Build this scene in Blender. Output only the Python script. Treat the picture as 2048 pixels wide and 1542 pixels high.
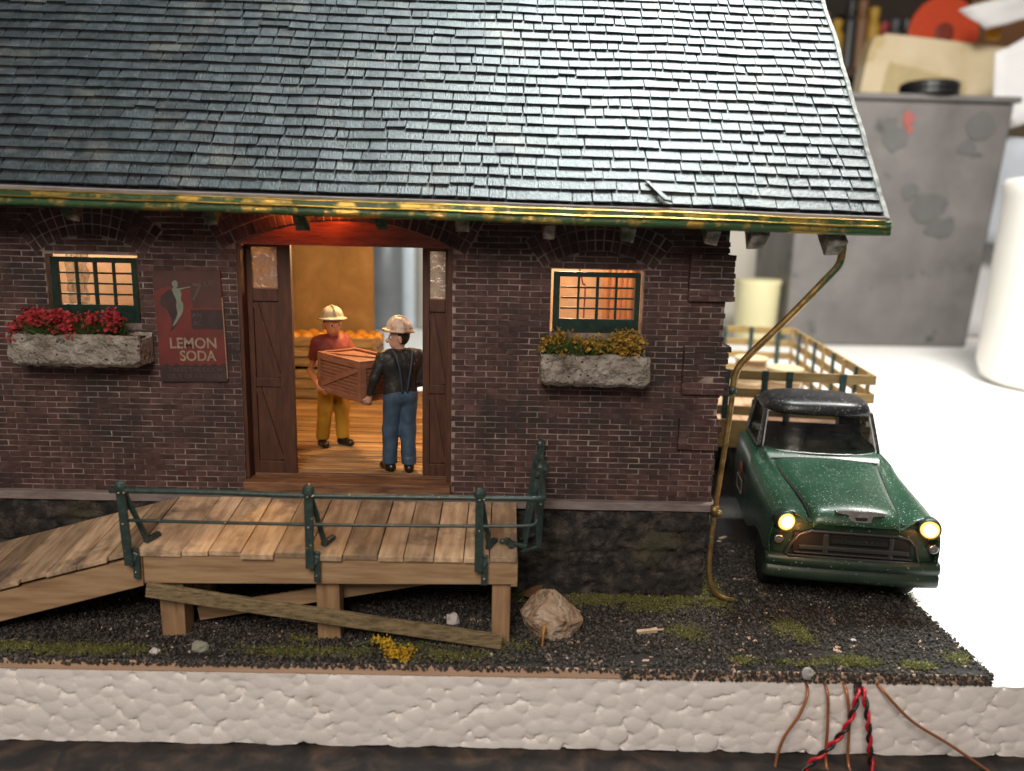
import bpy, bmesh, math, random
import numpy as np
from mathutils import Vector, Matrix, noise

random.seed(7)
rng = np.random.default_rng(7)
for o in list(bpy.data.objects):
    bpy.data.objects.remove(o)
S = bpy.context.scene
COL = S.collection
R = math.radians

# ------------------------------------------------------------------ camera, world, lamps, exposure
PITCH, ROLL, YAW = R(11.3), R(1.3), R(0.5)
CAM = Vector((0, -8.8, 4.25))
fw = Vector((math.sin(YAW) * math.cos(PITCH), math.cos(YAW) * math.cos(PITCH), -math.sin(PITCH)))
rt0 = Vector((math.cos(YAW), -math.sin(YAW), 0))
up0 = rt0.cross(fw)
rt = math.cos(ROLL) * rt0 + math.sin(ROLL) * up0
up = -math.sin(ROLL) * rt0 + math.cos(ROLL) * up0
cd = bpy.data.cameras.new('camera')
cam = bpy.data.objects.new('camera', cd)
COL.objects.link(cam)
m = Matrix((rt, up, -fw)).transposed().to_4x4()
m.translation = CAM
cam.matrix_world = m
cd.sensor_width = 36
cd.lens = 36 * 1600 / 2048
cd.clip_start = .1
cd.clip_end = 300
cd.dof.use_dof = True
cd.dof.focus_distance = 9.3
cd.dof.aperture_fstop = cd.lens * 1e-3 / .095
S.camera = cam

w = bpy.data.worlds.new('World')
S.world = w
w.use_nodes = True
bg = w.node_tree.nodes['Background']
bg.inputs[0].default_value = (1.0, .90, .80, 1)
bg.inputs[1].default_value = .13

def lamp(name, kind, loc, power, color, size=1.0, target=None, size_y=None):
    l = bpy.data.lights.new(name, kind)
    l.energy = power
    l.color = color
    if kind == 'AREA':
        l.size = size
        if size_y:
            l.shape = 'RECTANGLE'
            l.size_y = size_y
    else:
        l.shadow_soft_size = size
    o = bpy.data.objects.new(name, l)
    COL.objects.link(o)
    o.location = loc
    if target:
        o.rotation_euler = (Vector(target) - Vector(loc)).to_track_quat('-Z', 'Y').to_euler()
    return o

lamp('workbench_lamp', 'AREA', (2.5, 2.0, 14), 4200, (.90, 1.0, .97), 5.5, (2.6, 1.8, 0), 3)
lamp('back_fill', 'AREA', (11.5, 5.5, 17), 5600, (1.0, .95, .88), 4, (12.5, 16, 2))  # added fill that brightens the clutter at the back
lamp('front_fill', 'AREA', (-2.5, -15, 12.5), 2050, (1.0, .86, .74), 7, (0, -1, 1))  # added broad soft fill behind the camera, standing in for room ambience

S.view_settings.view_transform = 'Standard'
S.view_settings.look = 'None'
S.view_settings.exposure = 0
S.view_settings.gamma = 1
S.view_settings.use_curve_mapping = False
S.render.engine = 'CYCLES'
S.cycles.use_denoising = True
S.cycles.max_bounces = 8
S.cycles.sample_clamp_indirect = 6

# ------------------------------------------------------------------ materials
def mat(name, stops, scale=6, detail=4, rough=.6, metal=0, stretch=(1, 1, 1), bump=0, bscale=40, bdist=.02,
        island=0, speck=None, spec=.5, rvar=0, distort=0, coat=0, dirt=None, bstretch=None, nrough=.55, trans=0):
    """noise-driven colour ramp, optional per-island brightness, specks, dirt patches and bump"""
    mt = bpy.data.materials.new(name)
    mt.use_nodes = True
    nt = mt.node_tree
    N, L = nt.nodes, nt.links
    b = N['Principled BSDF']
    tc = N.new('ShaderNodeTexCoord')
    mp = N.new('ShaderNodeMapping')
    mp.inputs['Scale'].default_value = stretch
    L.new(tc.outputs['Object'], mp.inputs[0])
    nz = N.new('ShaderNodeTexNoise')
    nz.inputs['Scale'].default_value = scale
    nz.inputs['Detail'].default_value = detail
    nz.inputs['Roughness'].default_value = nrough
    nz.inputs['Distortion'].default_value = distort
    if island:
        geo = N.new('ShaderNodeNewGeometry')
        ad = N.new('ShaderNodeVectorMath')
        ad.operation = 'MULTIPLY_ADD'
        cmb = N.new('ShaderNodeCombineXYZ')
        for k in range(3):
            L.new(geo.outputs['Random Per Island'], cmb.inputs[k])
        ad.inputs[1].default_value = (37, 53, 71)
        L.new(cmb.outputs[0], ad.inputs[0])
        L.new(mp.outputs[0], ad.inputs[2])
        L.new(ad.outputs[0], nz.inputs['Vector'])
    else:
        L.new(mp.outputs[0], nz.inputs['Vector'])
    cr = N.new('ShaderNodeValToRGB')
    el = cr.color_ramp.elements
    while len(el) < len(stops):
        el.new(.5)
    for e, (p, c) in zip(el, stops):
        e.position = p
        e.color = (*c, 1)
    L.new(nz.outputs['Fac'], cr.inputs[0])
    col = cr.outputs[0]
    if island:
        hs = N.new('ShaderNodeHueSaturation')
        mr = N.new('ShaderNodeMapRange')
        mr.inputs['To Min'].default_value = 1 - island
        mr.inputs['To Max'].default_value = 1 + island
        L.new(geo.outputs['Random Per Island'], mr.inputs[0])
        L.new(mr.outputs[0], hs.inputs['Value'])
        L.new(col, hs.inputs['Color'])
        col = hs.outputs[0]
    if dirt:
        dsc, lo, hi, dc = dirt[:4]
        n2 = N.new('ShaderNodeTexNoise')
        n2.inputs['Scale'].default_value = dsc
        n2.inputs['Detail'].default_value = 6
        n2.inputs['Roughness'].default_value = .65
        L.new(tc.outputs['Object'], n2.inputs['Vector'])
        mr2 = N.new('ShaderNodeMapRange')
        mr2.inputs['From Min'].default_value = lo
        mr2.inputs['From Max'].default_value = hi
        L.new(n2.outputs['Fac'], mr2.inputs[0])
        mx = N.new('ShaderNodeMix')
        mx.data_type = 'RGBA'
        L.new(mr2.outputs[0], mx.inputs['Factor'])
        L.new(col, mx.inputs['A'])
        mx.inputs['B'].default_value = (*dc, 1)
        col = mx.outputs['Result']
        if len(dirt) > 4:      # the patches also change the metalness
            mr3 = N.new('ShaderNodeMapRange')
            mr3.inputs['To Min'].default_value = metal
            mr3.inputs['To Max'].default_value = dirt[4]
            L.new(mr2.outputs[0], mr3.inputs[0])
            L.new(mr3.outputs[0], b.inputs['Metallic'])
    if speck:
        ssc, thr, sc = speck
        vo = N.new('ShaderNodeTexVoronoi')
        vo.inputs['Scale'].default_value = ssc
        L.new(tc.outputs['Object'], vo.inputs['Vector'])
        wn = N.new('ShaderNodeTexWhiteNoise')
        L.new(vo.outputs['Color'], wn.inputs['Vector'])
        mth = N.new('ShaderNodeMath')
        mth.operation = 'MULTIPLY'
        mth.inputs[1].default_value = thr
        L.new(wn.outputs['Value'], mth.inputs[0])
        lt = N.new('ShaderNodeMath')
        lt.operation = 'LESS_THAN'
        L.new(vo.outputs['Distance'], lt.inputs[0])
        pw = N.new('ShaderNodeMath')
        pw.operation = 'POWER'
        pw.inputs[1].default_value = 3
        L.new(wn.outputs['Value'], pw.inputs[0])
        L.new(pw.outputs[0], mth.inputs[0])
        L.new(mth.outputs[0], lt.inputs[1])
        mx = N.new('ShaderNodeMix')
        mx.data_type = 'RGBA'
        L.new(lt.outputs[0], mx.inputs['Factor'])
        L.new(col, mx.inputs['A'])
        mx.inputs['B'].default_value = (*sc, 1)
        col = mx.outputs['Result']
    L.new(col, b.inputs['Base Color'])
    b.inputs['Roughness'].default_value = rough
    if rvar:
        mr = N.new('ShaderNodeMapRange')
        mr.inputs['To Min'].default_value = rough - rvar
        mr.inputs['To Max'].default_value = rough + rvar
        L.new(nz.outputs['Fac'], mr.inputs[0])
        L.new(mr.outputs[0], b.inputs['Roughness'])
    if not (dirt and len(dirt) > 4):
        b.inputs['Metallic'].default_value = metal
    b.inputs['Specular IOR Level'].default_value = spec
    b.inputs['Coat Weight'].default_value = coat
    b.inputs['Transmission Weight'].default_value = trans
    if bump:
        mp2 = N.new('ShaderNodeMapping')
        mp2.inputs['Scale'].default_value = bstretch or stretch
        L.new(tc.outputs['Object'], mp2.inputs[0])
        n3 = N.new('ShaderNodeTexNoise')
        n3.inputs['Scale'].default_value = bscale
        n3.inputs['Detail'].default_value = 4
        L.new(mp2.outputs[0], n3.inputs['Vector'])
        bp = N.new('ShaderNodeBump')
        bp.inputs['Strength'].default_value = bump
        bp.inputs['Distance'].default_value = bdist
        L.new(n3.outputs['Fac'], bp.inputs['Height'])
        L.new(bp.outputs[0], b.inputs['Normal'])
    return mt

def c2(a, k=.6, **kw):
    return [(.3, tuple(x * k for x in a)), (.7, a)]

def glass(name, tint, clear=.8, rough=.08, bump=0, haze=(.5, .5, .5), hz=0.0):
    mt = bpy.data.materials.new(name)
    mt.use_nodes = True
    nt = mt.node_tree
    N, L = nt.nodes, nt.links
    N.remove(N['Principled BSDF'])
    out = N['Material Output']
    tr = N.new('ShaderNodeBsdfTransparent')
    tr.inputs[0].default_value = (*tint, 1)
    gl = N.new('ShaderNodeBsdfGlossy')
    gl.inputs['Roughness'].default_value = rough
    df = N.new('ShaderNodeBsdfDiffuse')
    df.inputs[0].default_value = (*haze, 1)
    a = N.new('ShaderNodeMixShader')
    a.inputs[0].default_value = 1 - clear
    L.new(tr.outputs[0], a.inputs[1])
    L.new(gl.outputs[0], a.inputs[2])
    b = N.new('ShaderNodeMixShader')
    tc = N.new('ShaderNodeTexCoord')
    nz = N.new('ShaderNodeTexNoise')
    nz.inputs['Scale'].default_value = 9
    nz.inputs['Detail'].default_value = 6
    L.new(tc.outputs['Object'], nz.inputs['Vector'])
    mr = N.new('ShaderNodeMapRange')
    mr.inputs['From Min'].default_value = .3
    mr.inputs['From Max'].default_value = .75
    mr.inputs['To Max'].default_value = hz * 2
    L.new(nz.outputs['Fac'], mr.inputs[0])
    L.new(mr.outputs[0], b.inputs[0])
    L.new(a.outputs[0], b.inputs[1])
    L.new(df.outputs[0], b.inputs[2])
    L.new(b.outputs[0], out.inputs[0])
    if bump:
        bp = N.new('ShaderNodeBump')
        bp.inputs['Strength'].default_value = bump
        bp.inputs['Distance'].default_value = .03
        L.new(nz.outputs['Fac'], bp.inputs['Height'])
        L.new(bp.outputs[0], gl.inputs['Normal'])
    return mt

def glow(name, color, strength):
    mt = bpy.data.materials.new(name)
    mt.use_nodes = True
    b = mt.node_tree.nodes['Principled BSDF']
    b.inputs['Base Color'].default_value = (.8, .7, .5, 1)
    b.inputs['Emission Color'].default_value = (*color, 1)
    b.inputs['Emission Strength'].default_value = strength
    return mt

MT = {}
MT['brick'] = mat('brick_purple_brown', [(.30, (.050, .027, .027)), (.5, (.086, .046, .044)), (.72, (.135, .078, .072))], scale=7, detail=8,
                  rough=.75, bump=.5, bscale=55, bdist=.012, island=.22, spec=.3, dirt=(1.3, .46, .64, (.034, .029, .027)))
MT['mortar'] = mat('mortar_drybrushed', [(.38, (.085, .055, .053)), (.48, (.22, .165, .15)), (.64, (.42, .34, .31))], scale=2.0, detail=9, rough=.85,
                   bump=.6, bscale=60, bdist=.01, nrough=.7)
MT['mortar_dark'] = mat('arch_joint', [(.38, (.12, .085, .08)), (.62, (.42, .34, .31))], scale=3, detail=8, rough=.85)
MT['stone'] = mat('dark_foundation_stone', [(.36, (.010, .010, .010)), (.5, (.028, .025, .024)), (.68, (.105, .09, .08))], scale=6.5, detail=9,
                  rough=.85, bump=.7, bscale=34, bdist=.03, nrough=.7, dirt=(.9, .56, .72, (.075, .072, .04)))
MT['ledge'] = mat('grey_ledge', [(.3, (.16, .13, .125)), (.7, (.30, .26, .25))], scale=4, detail=7, rough=.8, stretch=(1, 4, 4), bump=.3)
MT['slate'] = mat('roof_slate', [(.3, (.016, .021, .026)), (.6, (.032, .039, .045)), (.8, (.07, .078, .08))], scale=10, detail=8, rough=.455,
                  rvar=.10, bump=.8, bscale=44, bdist=.014, island=.32, spec=.5, bstretch=(1.6, .6, .6), speck=(26, .25, (.012, .013, .014)), dirt=(1.3, .54, .74, (.095, .092, .082)))
MT['roof_under'] = mat('roof_underlay', c2((.022, .022, .026)), rough=.8)
MT['fascia'] = mat('mauve_grey_board', [(.3, (.12, .10, .10)), (.7, (.26, .22, .22))], scale=7, rough=.75, stretch=(.6, 4, 4))
MT['rake'] = mat('grey_rake_board', [(.35, (.10, .10, .095)), (.7, (.30, .29, .27))], scale=12, detail=7, rough=.8)
MT['gutter'] = mat('green_paint_worn_brass', [(.3, (.018, .06, .022)), (.7, (.045, .11, .04))], scale=5, rough=.42, metal=0, stretch=(.5, 3, 3),
                   dirt=(2.3, .50, .57, (.50, .34, .09), 1.0), bump=.4, bscale=20)
MT['brass'] = mat('bare_brass', [(.3, (.10, .12, .03)), (.5, (.50, .33, .08)), (.7, (.70, .50, .16))], scale=4, rough=.34, metal=1, bump=.2, bscale=14)
MT['pipe'] = mat('brass_pipe_worn', [(.3, (.22, .14, .05)), (.7, (.50, .35, .15))], scale=9, rough=.5, metal=.9, dirt=(3, .52, .62, (.03, .07, .025), 0.0), bump=.2, bscale=30)
MT['tail'] = mat('chipped_rafter', [(.35, (.06, .075, .055)), (.52, (.26, .24, .20)), (.7, (.58, .54, .48))], scale=7, detail=7, rough=.85, bump=.8, bscale=22, bdist=.04)
MT['tail_green'] = mat('green_rafter', [(.40, (.02, .06, .03)), (.55, (.10, .13, .10)), (.72, (.5, .47, .41))], scale=6, detail=7, rough=.8, bump=.8, bscale=22, bdist=.04)
MT['door'] = mat('dark_stained_door', [(.3, (.050, .018, .010)), (.7, (.105, .042, .024))], scale=7, detail=6, rough=.55, stretch=(4, 4, .5), bump=.2)
MT['lintel'] = mat('red_stained_lintel', [(.3, (.16, .04, .025)), (.7, (.30, .10, .06))], scale=6, rough=.4, stretch=(.6, 3, 3), bump=.3, bscale=18)
MT['sill'] = mat('worn_threshold', [(.35, (.09, .04, .02)), (.7, (.30, .15, .075))], scale=5, detail=7, rough=.6, stretch=(.6, 5, 5), bump=.3)
MT['floorwood'] = mat('grooved_floor', [(.3, (.17, .09, .04)), (.55, (.42, .26, .12)), (.75, (.66, .46, .24))], scale=3.4, detail=7, rough=.5, stretch=(.5, 9, 7), island=.38, bump=.5, bscale=14, bdist=.02)
MT['inwall'] = mat('tan_inner_wall', [(.3, (.24, .16, .075)), (.55, (.34, .23, .11)), (.75, (.44, .32, .18))], scale=2.2, detail=6, rough=.7, distort=.4)
MT['peach'] = mat('peach_inner_wall', [(.3, (.52, .36, .24)), (.7, (.74, .56, .40))], scale=1.6, detail=6, rough=.75)
MT['ceil'] = mat('inner_ceiling', c2((.5, .42, .33), .8), rough=.8)
MT['sash'] = mat('dark_green_sash', [(.35, (.006, .022, .016)), (.7, (.014, .045, .032))], scale=12, rough=.38, bump=.15)
MT['pane'] = glass('window_pane', (.97, .93, .88), .90, .12, .2, (.6, .5, .4), .04)
MT['frost'] = glass('cloudy_pane', (.9, .82, .74), .78, .14, .9, (.55, .46, .40), .30)
MT['plaster'] = mat('pitted_plaster', [(.3, (.22, .195, .16)), (.5, (.34, .31, .27)), (.7, (.50, .475, .43))], scale=6, detail=9, rough=.9, bump=1, bscale=17, bdist=.09,
                    speck=(22, .34, (.035, .03, .026)), dirt=(4.5, .5, .68, (.20, .17, .14)))
MT['soil'] = mat('planter_soil', c2((.05, .06, .02)), scale=20, rough=.95)
MT['red_petal'] = mat('red_petal', [(.3, (.24, .014, .020)), (.7, (.46, .032, .042))], scale=14, rough=.7, island=.25)
MT['yellow_petal'] = mat('yellow_petal', [(.3, (.22, .125, .014)), (.7, (.42, .26, .035))], scale=14, rough=.7, island=.3)
MT['leaf'] = mat('green_fibre', [(.3, (.035, .07, .018)), (.7, (.09, .15, .035))], scale=10, rough=.7, island=.35)
MT['olive'] = mat('olive_static_grass', [(.28, (.045, .07, .02)), (.5, (.125, .135, .038)), (.72, (.33, .29, .075))], scale=2.4, rough=.75, island=.35)
MT['tuft'] = mat('yellow_foliage', [(.3, (.42, .25, .012)), (.7, (.75, .48, .03))], scale=14, rough=.75, island=.25)
MT['wood'] = mat('ramp_plank', [(.28, (.30, .195, .12)), (.5, (.50, .355, .225)), (.72, (.68, .52, .35))], scale=2.6, detail=8, rough=.7, stretch=(5, .55, 5), island=.5, bump=.35, bscale=26, bdist=.012,
                 bstretch=(3, .5, 3), dirt=(2.2, .52, .70, (.15, .11, .09)))
MT['beam'] = mat('ramp_beam', [(.28, (.28, .165, .085)), (.5, (.42, .27, .15)), (.72, (.52, .36, .21))], scale=3, detail=8, rough=.68, stretch=(.6, 5, 6), island=.12, bump=.3, bscale=22, bdist=.01)
MT['post'] = mat('ramp_post', [(.28, (.25, .145, .075)), (.5, (.38, .235, .125)), (.72, (.47, .31, .175))], scale=3, detail=8, rough=.68, stretch=(5, 5, .6), bump=.3, bscale=22, bdist=.01)
MT['oldwood'] = mat('weathered_brace', [(.34, (.09, .07, .035)), (.5, (.25, .19, .10)), (.7, (.40, .31, .19))], scale=7, detail=9, rough=.85, stretch=(1, 5, 5), bump=.6, bscale=24, bdist=.02, nrough=.7)
MT['rail'] = mat('green_enamel_rail', [(.35, (.024, .045, .042)), (.7, (.05, .082, .075))], scale=14, rough=.34, bump=.35, bscale=26, bdist=.012, speck=(17, .16, (.42, .33, .12)))
MT['bolt'] = mat('bare_metal_bolt', c2((.6, .55, .42), .7), rough=.3, metal=1)
MT['board'] = mat('plywood_edge', [(.3, (.50, .33, .22)), (.7, (.66, .46, .33))], scale=2, detail=6, rough=.75, stretch=(.5, 6, 10), bump=.15)
MT['ground'] = mat('ballast_bed', [(.3, (.016, .015, .015)), (.6, (.04, .037, .035)), (.8, (.08, .072, .064))], scale=26, detail=6, rough=.9, bump=.9, bscale=40, bdist=.04)
MT['gravel'] = mat('ballast_grain', [(.3, (.028, .0245, .023)), (.7, (.125, .112, .102))], scale=3, rough=.85, island=.6, spec=.3)
MT['pale_grain'] = mat('pale_grain', [(.3, (.30, .25, .2)), (.7, (.5, .44, .37))], scale=9, rough=.8, island=.4)
MT['foam'] = mat('foam_beads', [(.3, (.90, .88, .86)), (.7, (.95, .935, .92))], scale=2, rough=.65, bump=.32, bscale=46, bdist=.012, spec=.25, speck=(9, .06, (.35, .31, .27)), dirt=(1.4, .60, .80, (.70, .66, .60)))
MT['table'] = mat('dark_bench_top', [(.36, (.008, .007, .008)), (.48, (.020, .015, .014)), (.60, (.055, .036, .028)), (.72, (.11, .066, .045))], scale=3.2, detail=5, rough=.6, distort=.5)
MT['rock'] = mat('tan_rock', [(.28, (.26, .155, .095)), (.5, (.50, .36, .25)), (.72, (.72, .61, .50))], scale=6.5, detail=10, rough=.7, bump=1, bscale=17, bdist=.07, distort=.7, spec=.5)
MT['drip'] = mat('amber_drip', c2((.62, .27, .05), .8), rough=.15)
MT['paper'] = mat('white_scrap', c2((.72, .68, .66), .85), rough=.7)
MT['splinter'] = mat('pale_splinter', c2((.68, .52, .36), .8), scale=8, stretch=(1, 6, 6), rough=.7)
MT['copper'] = mat('enamelled_copper', c2((.50, .20, .09), .75), scale=8, rough=.38, metal=.5)
MT['wire_red'] = mat('red_insulation', c2((.62, .015, .03), .8), rough=.32)
MT['wire_black'] = mat('black_insulation', c2((.012, .012, .013), .8), rough=.35)
# truck
MT['paint'] = mat('dusty_green_paint', [(.3, (.012, .050, .027)), (.7, (.020, .074, .040))], scale=2, rough=.34, bump=.08, bscale=60, coat=.15, speck=(54, .38, (.34, .44, .36)))
MT['paint_dark'] = mat('dark_green_paint', [(.3, (.014, .032, .022)), (.7, (.026, .05, .034))], scale=3, rough=.4, bump=.05, speck=(30, .25, (.3, .3, .25)))
MT['blackroof'] = mat('black_cab_paint', [(.3, (.008, .009, .010)), (.7, (.018, .018, .02))], scale=3, rough=.34, speck=(50, .42, (.30, .29, .28)))
MT['chassis'] = mat('chassis_black', c2((.008, .008, .009)), rough=.8)
MT['tyre'] = mat('tyre_rubber', c2((.012, .012, .012)), rough=.8)
MT['chrome'] = mat('dull_silver', c2((.62, .60, .60), .75), scale=20, rough=.28, metal=1, bump=.25, bscale=20)
MT['silver_paint'] = mat('silver_trim', c2((.55, .54, .52), .6), scale=16, detail=7, rough=.35, metal=.5, bump=.4)
MT['windscreen'] = glass('windscreen', (.40, .38, .37), .955, .12, .05, (.5, .5, .5), .012)
MT['cabglass'] = glass('cab_side_glass', (.45, .43, .40), .88, .06, .1, (.4, .4, .4), .03)
MT['stake'] = mat('stake_wood', [(.3, (.24, .15, .055)), (.7, (.40, .27, .11))], scale=4, rough=.5, stretch=(.8, .8, 4))
MT['bedfloor'] = mat('bed_floor_wood', [(.35, (.42, .24, .14)), (.7, (.62, .40, .26))], scale=3, rough=.6, dirt=(6, .66, .70, (.6, .03, .08)))
MT['drum'] = mat('tan_drum', c2((.55, .42, .26), .8), scale=3, rough=.45)
MT['headlamp'] = glow('lit_headlamp', (1.0, .74, .42), 9)
MT['amber'] = glow('lit_amber_rim', (1.0, .34, .04), 2.6)
MT['decal_red'] = mat('decal_red', c2((.42, .06, .05), .8), rough=.5)
MT['decal_pale'] = mat('decal_pale', c2((.25, .18, .16), .8), rough=.5)
# people and freight
MT['skin_warm'] = mat('painted_skin', [(.3, (.50, .22, .11)), (.7, (.60, .28, .15))], scale=6, rough=.5)
MT['skin_pale'] = mat('painted_pale_skin', [(.3, (.55, .30, .21)), (.7, (.64, .37, .27))], scale=6, rough=.5)
MT['maroon'] = mat('maroon_shirt', [(.3, (.15, .022, .018)), (.7, (.26, .045, .035))], scale=9, rough=.6, bump=.4, bscale=12, bdist=.03)
MT['mustard'] = mat('mustard_trousers', [(.3, (.34, .18, .012)), (.7, (.52, .29, .02))], scale=5, rough=.6, bump=.4, bscale=9, bdist=.03)
MT['blackshirt'] = mat('black_shirt', [(.3, (.012, .012, .013)), (.7, (.028, .027, .026))], scale=9, rough=.5, bump=.5, bscale=12, bdist=.03, speck=(24, .2, (.22, .17, .12)))
MT['jeans'] = mat('blue_jeans', [(.3, (.025, .055, .10)), (.7, (.055, .105, .17))], scale=6, rough=.6, bump=.45, bscale=9, bdist=.03)
MT['boot'] = mat('black_boot', c2((.02, .015, .012), .6), rough=.3)
MT['helmet'] = mat('scuffed_helmet', [(.34, (.16, .14, .11)), (.48, (.42, .42, .38)), (.7, (.62, .64, .60))], scale=6, detail=7, rough=.5, bump=.4, bscale=14)
MT['helmet_pink'] = mat('worn_pinkish_helmet', [(.38, (.24, .12, .07)), (.48, (.56, .47, .39)), (.66, (.78, .73, .66))], scale=6, detail=7, rough=.5, bump=.4, bscale=14)
MT['hair'] = mat('dark_hair', c2((.025, .018, .012), .6), rough=.6)
MT['eye_white'] = mat('eye_white', c2((.8, .78, .74), .95), rough=.3)
MT['eye_black'] = mat('eye_black', c2((.01, .01, .01), .9), rough=.3)
MT['crate'] = mat('brown_crate', [(.3, (.21, .085, .05)), (.7, (.32, .145, .09))], scale=6, rough=.55, stretch=(1, 1, 3), bump=.25, bscale=30, bdist=.01)
MT['bin'] = mat('grey_bin_wood', [(.3, (.17, .12, .07)), (.55, (.30, .23, .14)), (.75, (.42, .33, .21))], scale=4, detail=7, rough=.75, stretch=(.6, 5, 5), island=.2, bump=.4, bscale=18)
MT['orange'] = mat('orange_peel', [(.3, (.70, .30, .03)), (.7, (.85, .46, .09))], scale=4, rough=.5, bump=.2)
# sign
MT['sign_red'] = mat('sign_red', [(.3, (.115, .022, .020)), (.7, (.20, .038, .032))], scale=3, detail=7, rough=.6, dirt=(2.4, .52, .72, (.085, .036, .035)))
MT['sign_dark'] = mat('sign_dark', [(.3, (.030, .018, .018)), (.7, (.06, .035, .034))], scale=5, detail=7, rough=.6)
MT['sign_brown'] = mat('sign_faded', [(.3, (.055, .024, .021)), (.7, (.10, .04, .034))], scale=3, rough=.6)
MT['sign_cream'] = mat('sign_cream', [(.3, (.20, .15, .105)), (.7, (.38, .30, .22))], scale=14, detail=6, rough=.6)
MT['sign_dim'] = mat('sign_dim_lettering', [(.3, (.07, .05, .043)), (.7, (.115, .085, .075))], scale=14, detail=6, rough=.6)
MT['sign_green'] = mat('sign_pale_green', [(.3, (.16, .19, .15)), (.7, (.22, .25, .20))], scale=10, detail=6, rough=.6)
MT['sign_edge'] = mat('sign_card_edge', c2((.42, .27, .19), .8), rough=.7)
# background
MT['spray'] = mat('grey_paint_spattered_box', [(.3, (.115, .107, .103)), (.55, (.165, .154, .15)), (.75, (.21, .197, .19))], scale=.5, detail=5, rough=.45, dirt=(.9, .60, .70, (.07, .072, .07)))
MT['cream'] = mat('cream_plastic', [(.3, (.66, .54, .34)), (.6, (.78, .66, .45)), (.75, (.82, .74, .58))], scale=.6, rough=.5, dirt=(.35, .56, .6, (.62, .48, .24)))
MT['spool'] = mat('orange_red_plastic', c2((.85, .10, .035), .9), rough=.4)
MT['white_pot'] = mat('white_ceramic', c2((.80, .77, .72), .95), scale=1, rough=.35)
MT['whitepaper'] = mat('white_paper', c2((.78, .78, .79), .92), scale=1, rough=.8)
MT['bluepaper'] = mat('bluish_plastic', c2((.55, .60, .66), .85), scale=1, rough=.4)
MT['blackplastic'] = mat('black_plastic', c2((.012, .012, .013), .8), rough=.35)
MT['cardboard'] = mat('brown_cardboard', c2((.24, .11, .045), .8), scale=1, rough=.8)
MT['paleyellow'] = mat('pale_yellow_plastic', c2((.70, .64, .38), .92), scale=1, rough=.45)
MT['beige'] = mat('beige_board', c2((.50, .46, .40), .85), scale=.7, rough=.7)
MT['shelfdark'] = mat('dark_back_wall', [(.3, (.030, .022, .017)), (.7, (.06, .042, .032))], scale=.3, rough=.8)
MT['greybottle'] = mat('grey_plastic', c2((.16, .17, .18), .7), scale=.8, rough=.35)
MT['amberbar'] = mat('amber_plastic', c2((.78, .36, .02), .9), rough=.4)

def basic(col, rough=.5):
    k = 'paint_%d_%d_%d' % tuple(int(x * 100) for x in col)
    if k not in MT:
        MT[k] = mat(k, c2(col, .85), scale=2, rough=rough)
    return MT[k]

# ------------------------------------------------------------------ mesh helpers
def tag(o, label, cat=None, group=None, kind=None):
    o['label'] = label
    if cat: o['category'] = cat
    if group: o['group'] = group
    if kind: o['kind'] = kind
    return o

def empty(name, loc, rz=0, label=None, cat=None, group=None):
    o = bpy.data.objects.new(name, None)
    COL.objects.link(o)
    o.location = loc
    o.rotation_euler = (0, 0, rz)
    o.empty_display_size = .1
    if label: tag(o, label, cat, group)
    return o

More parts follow.
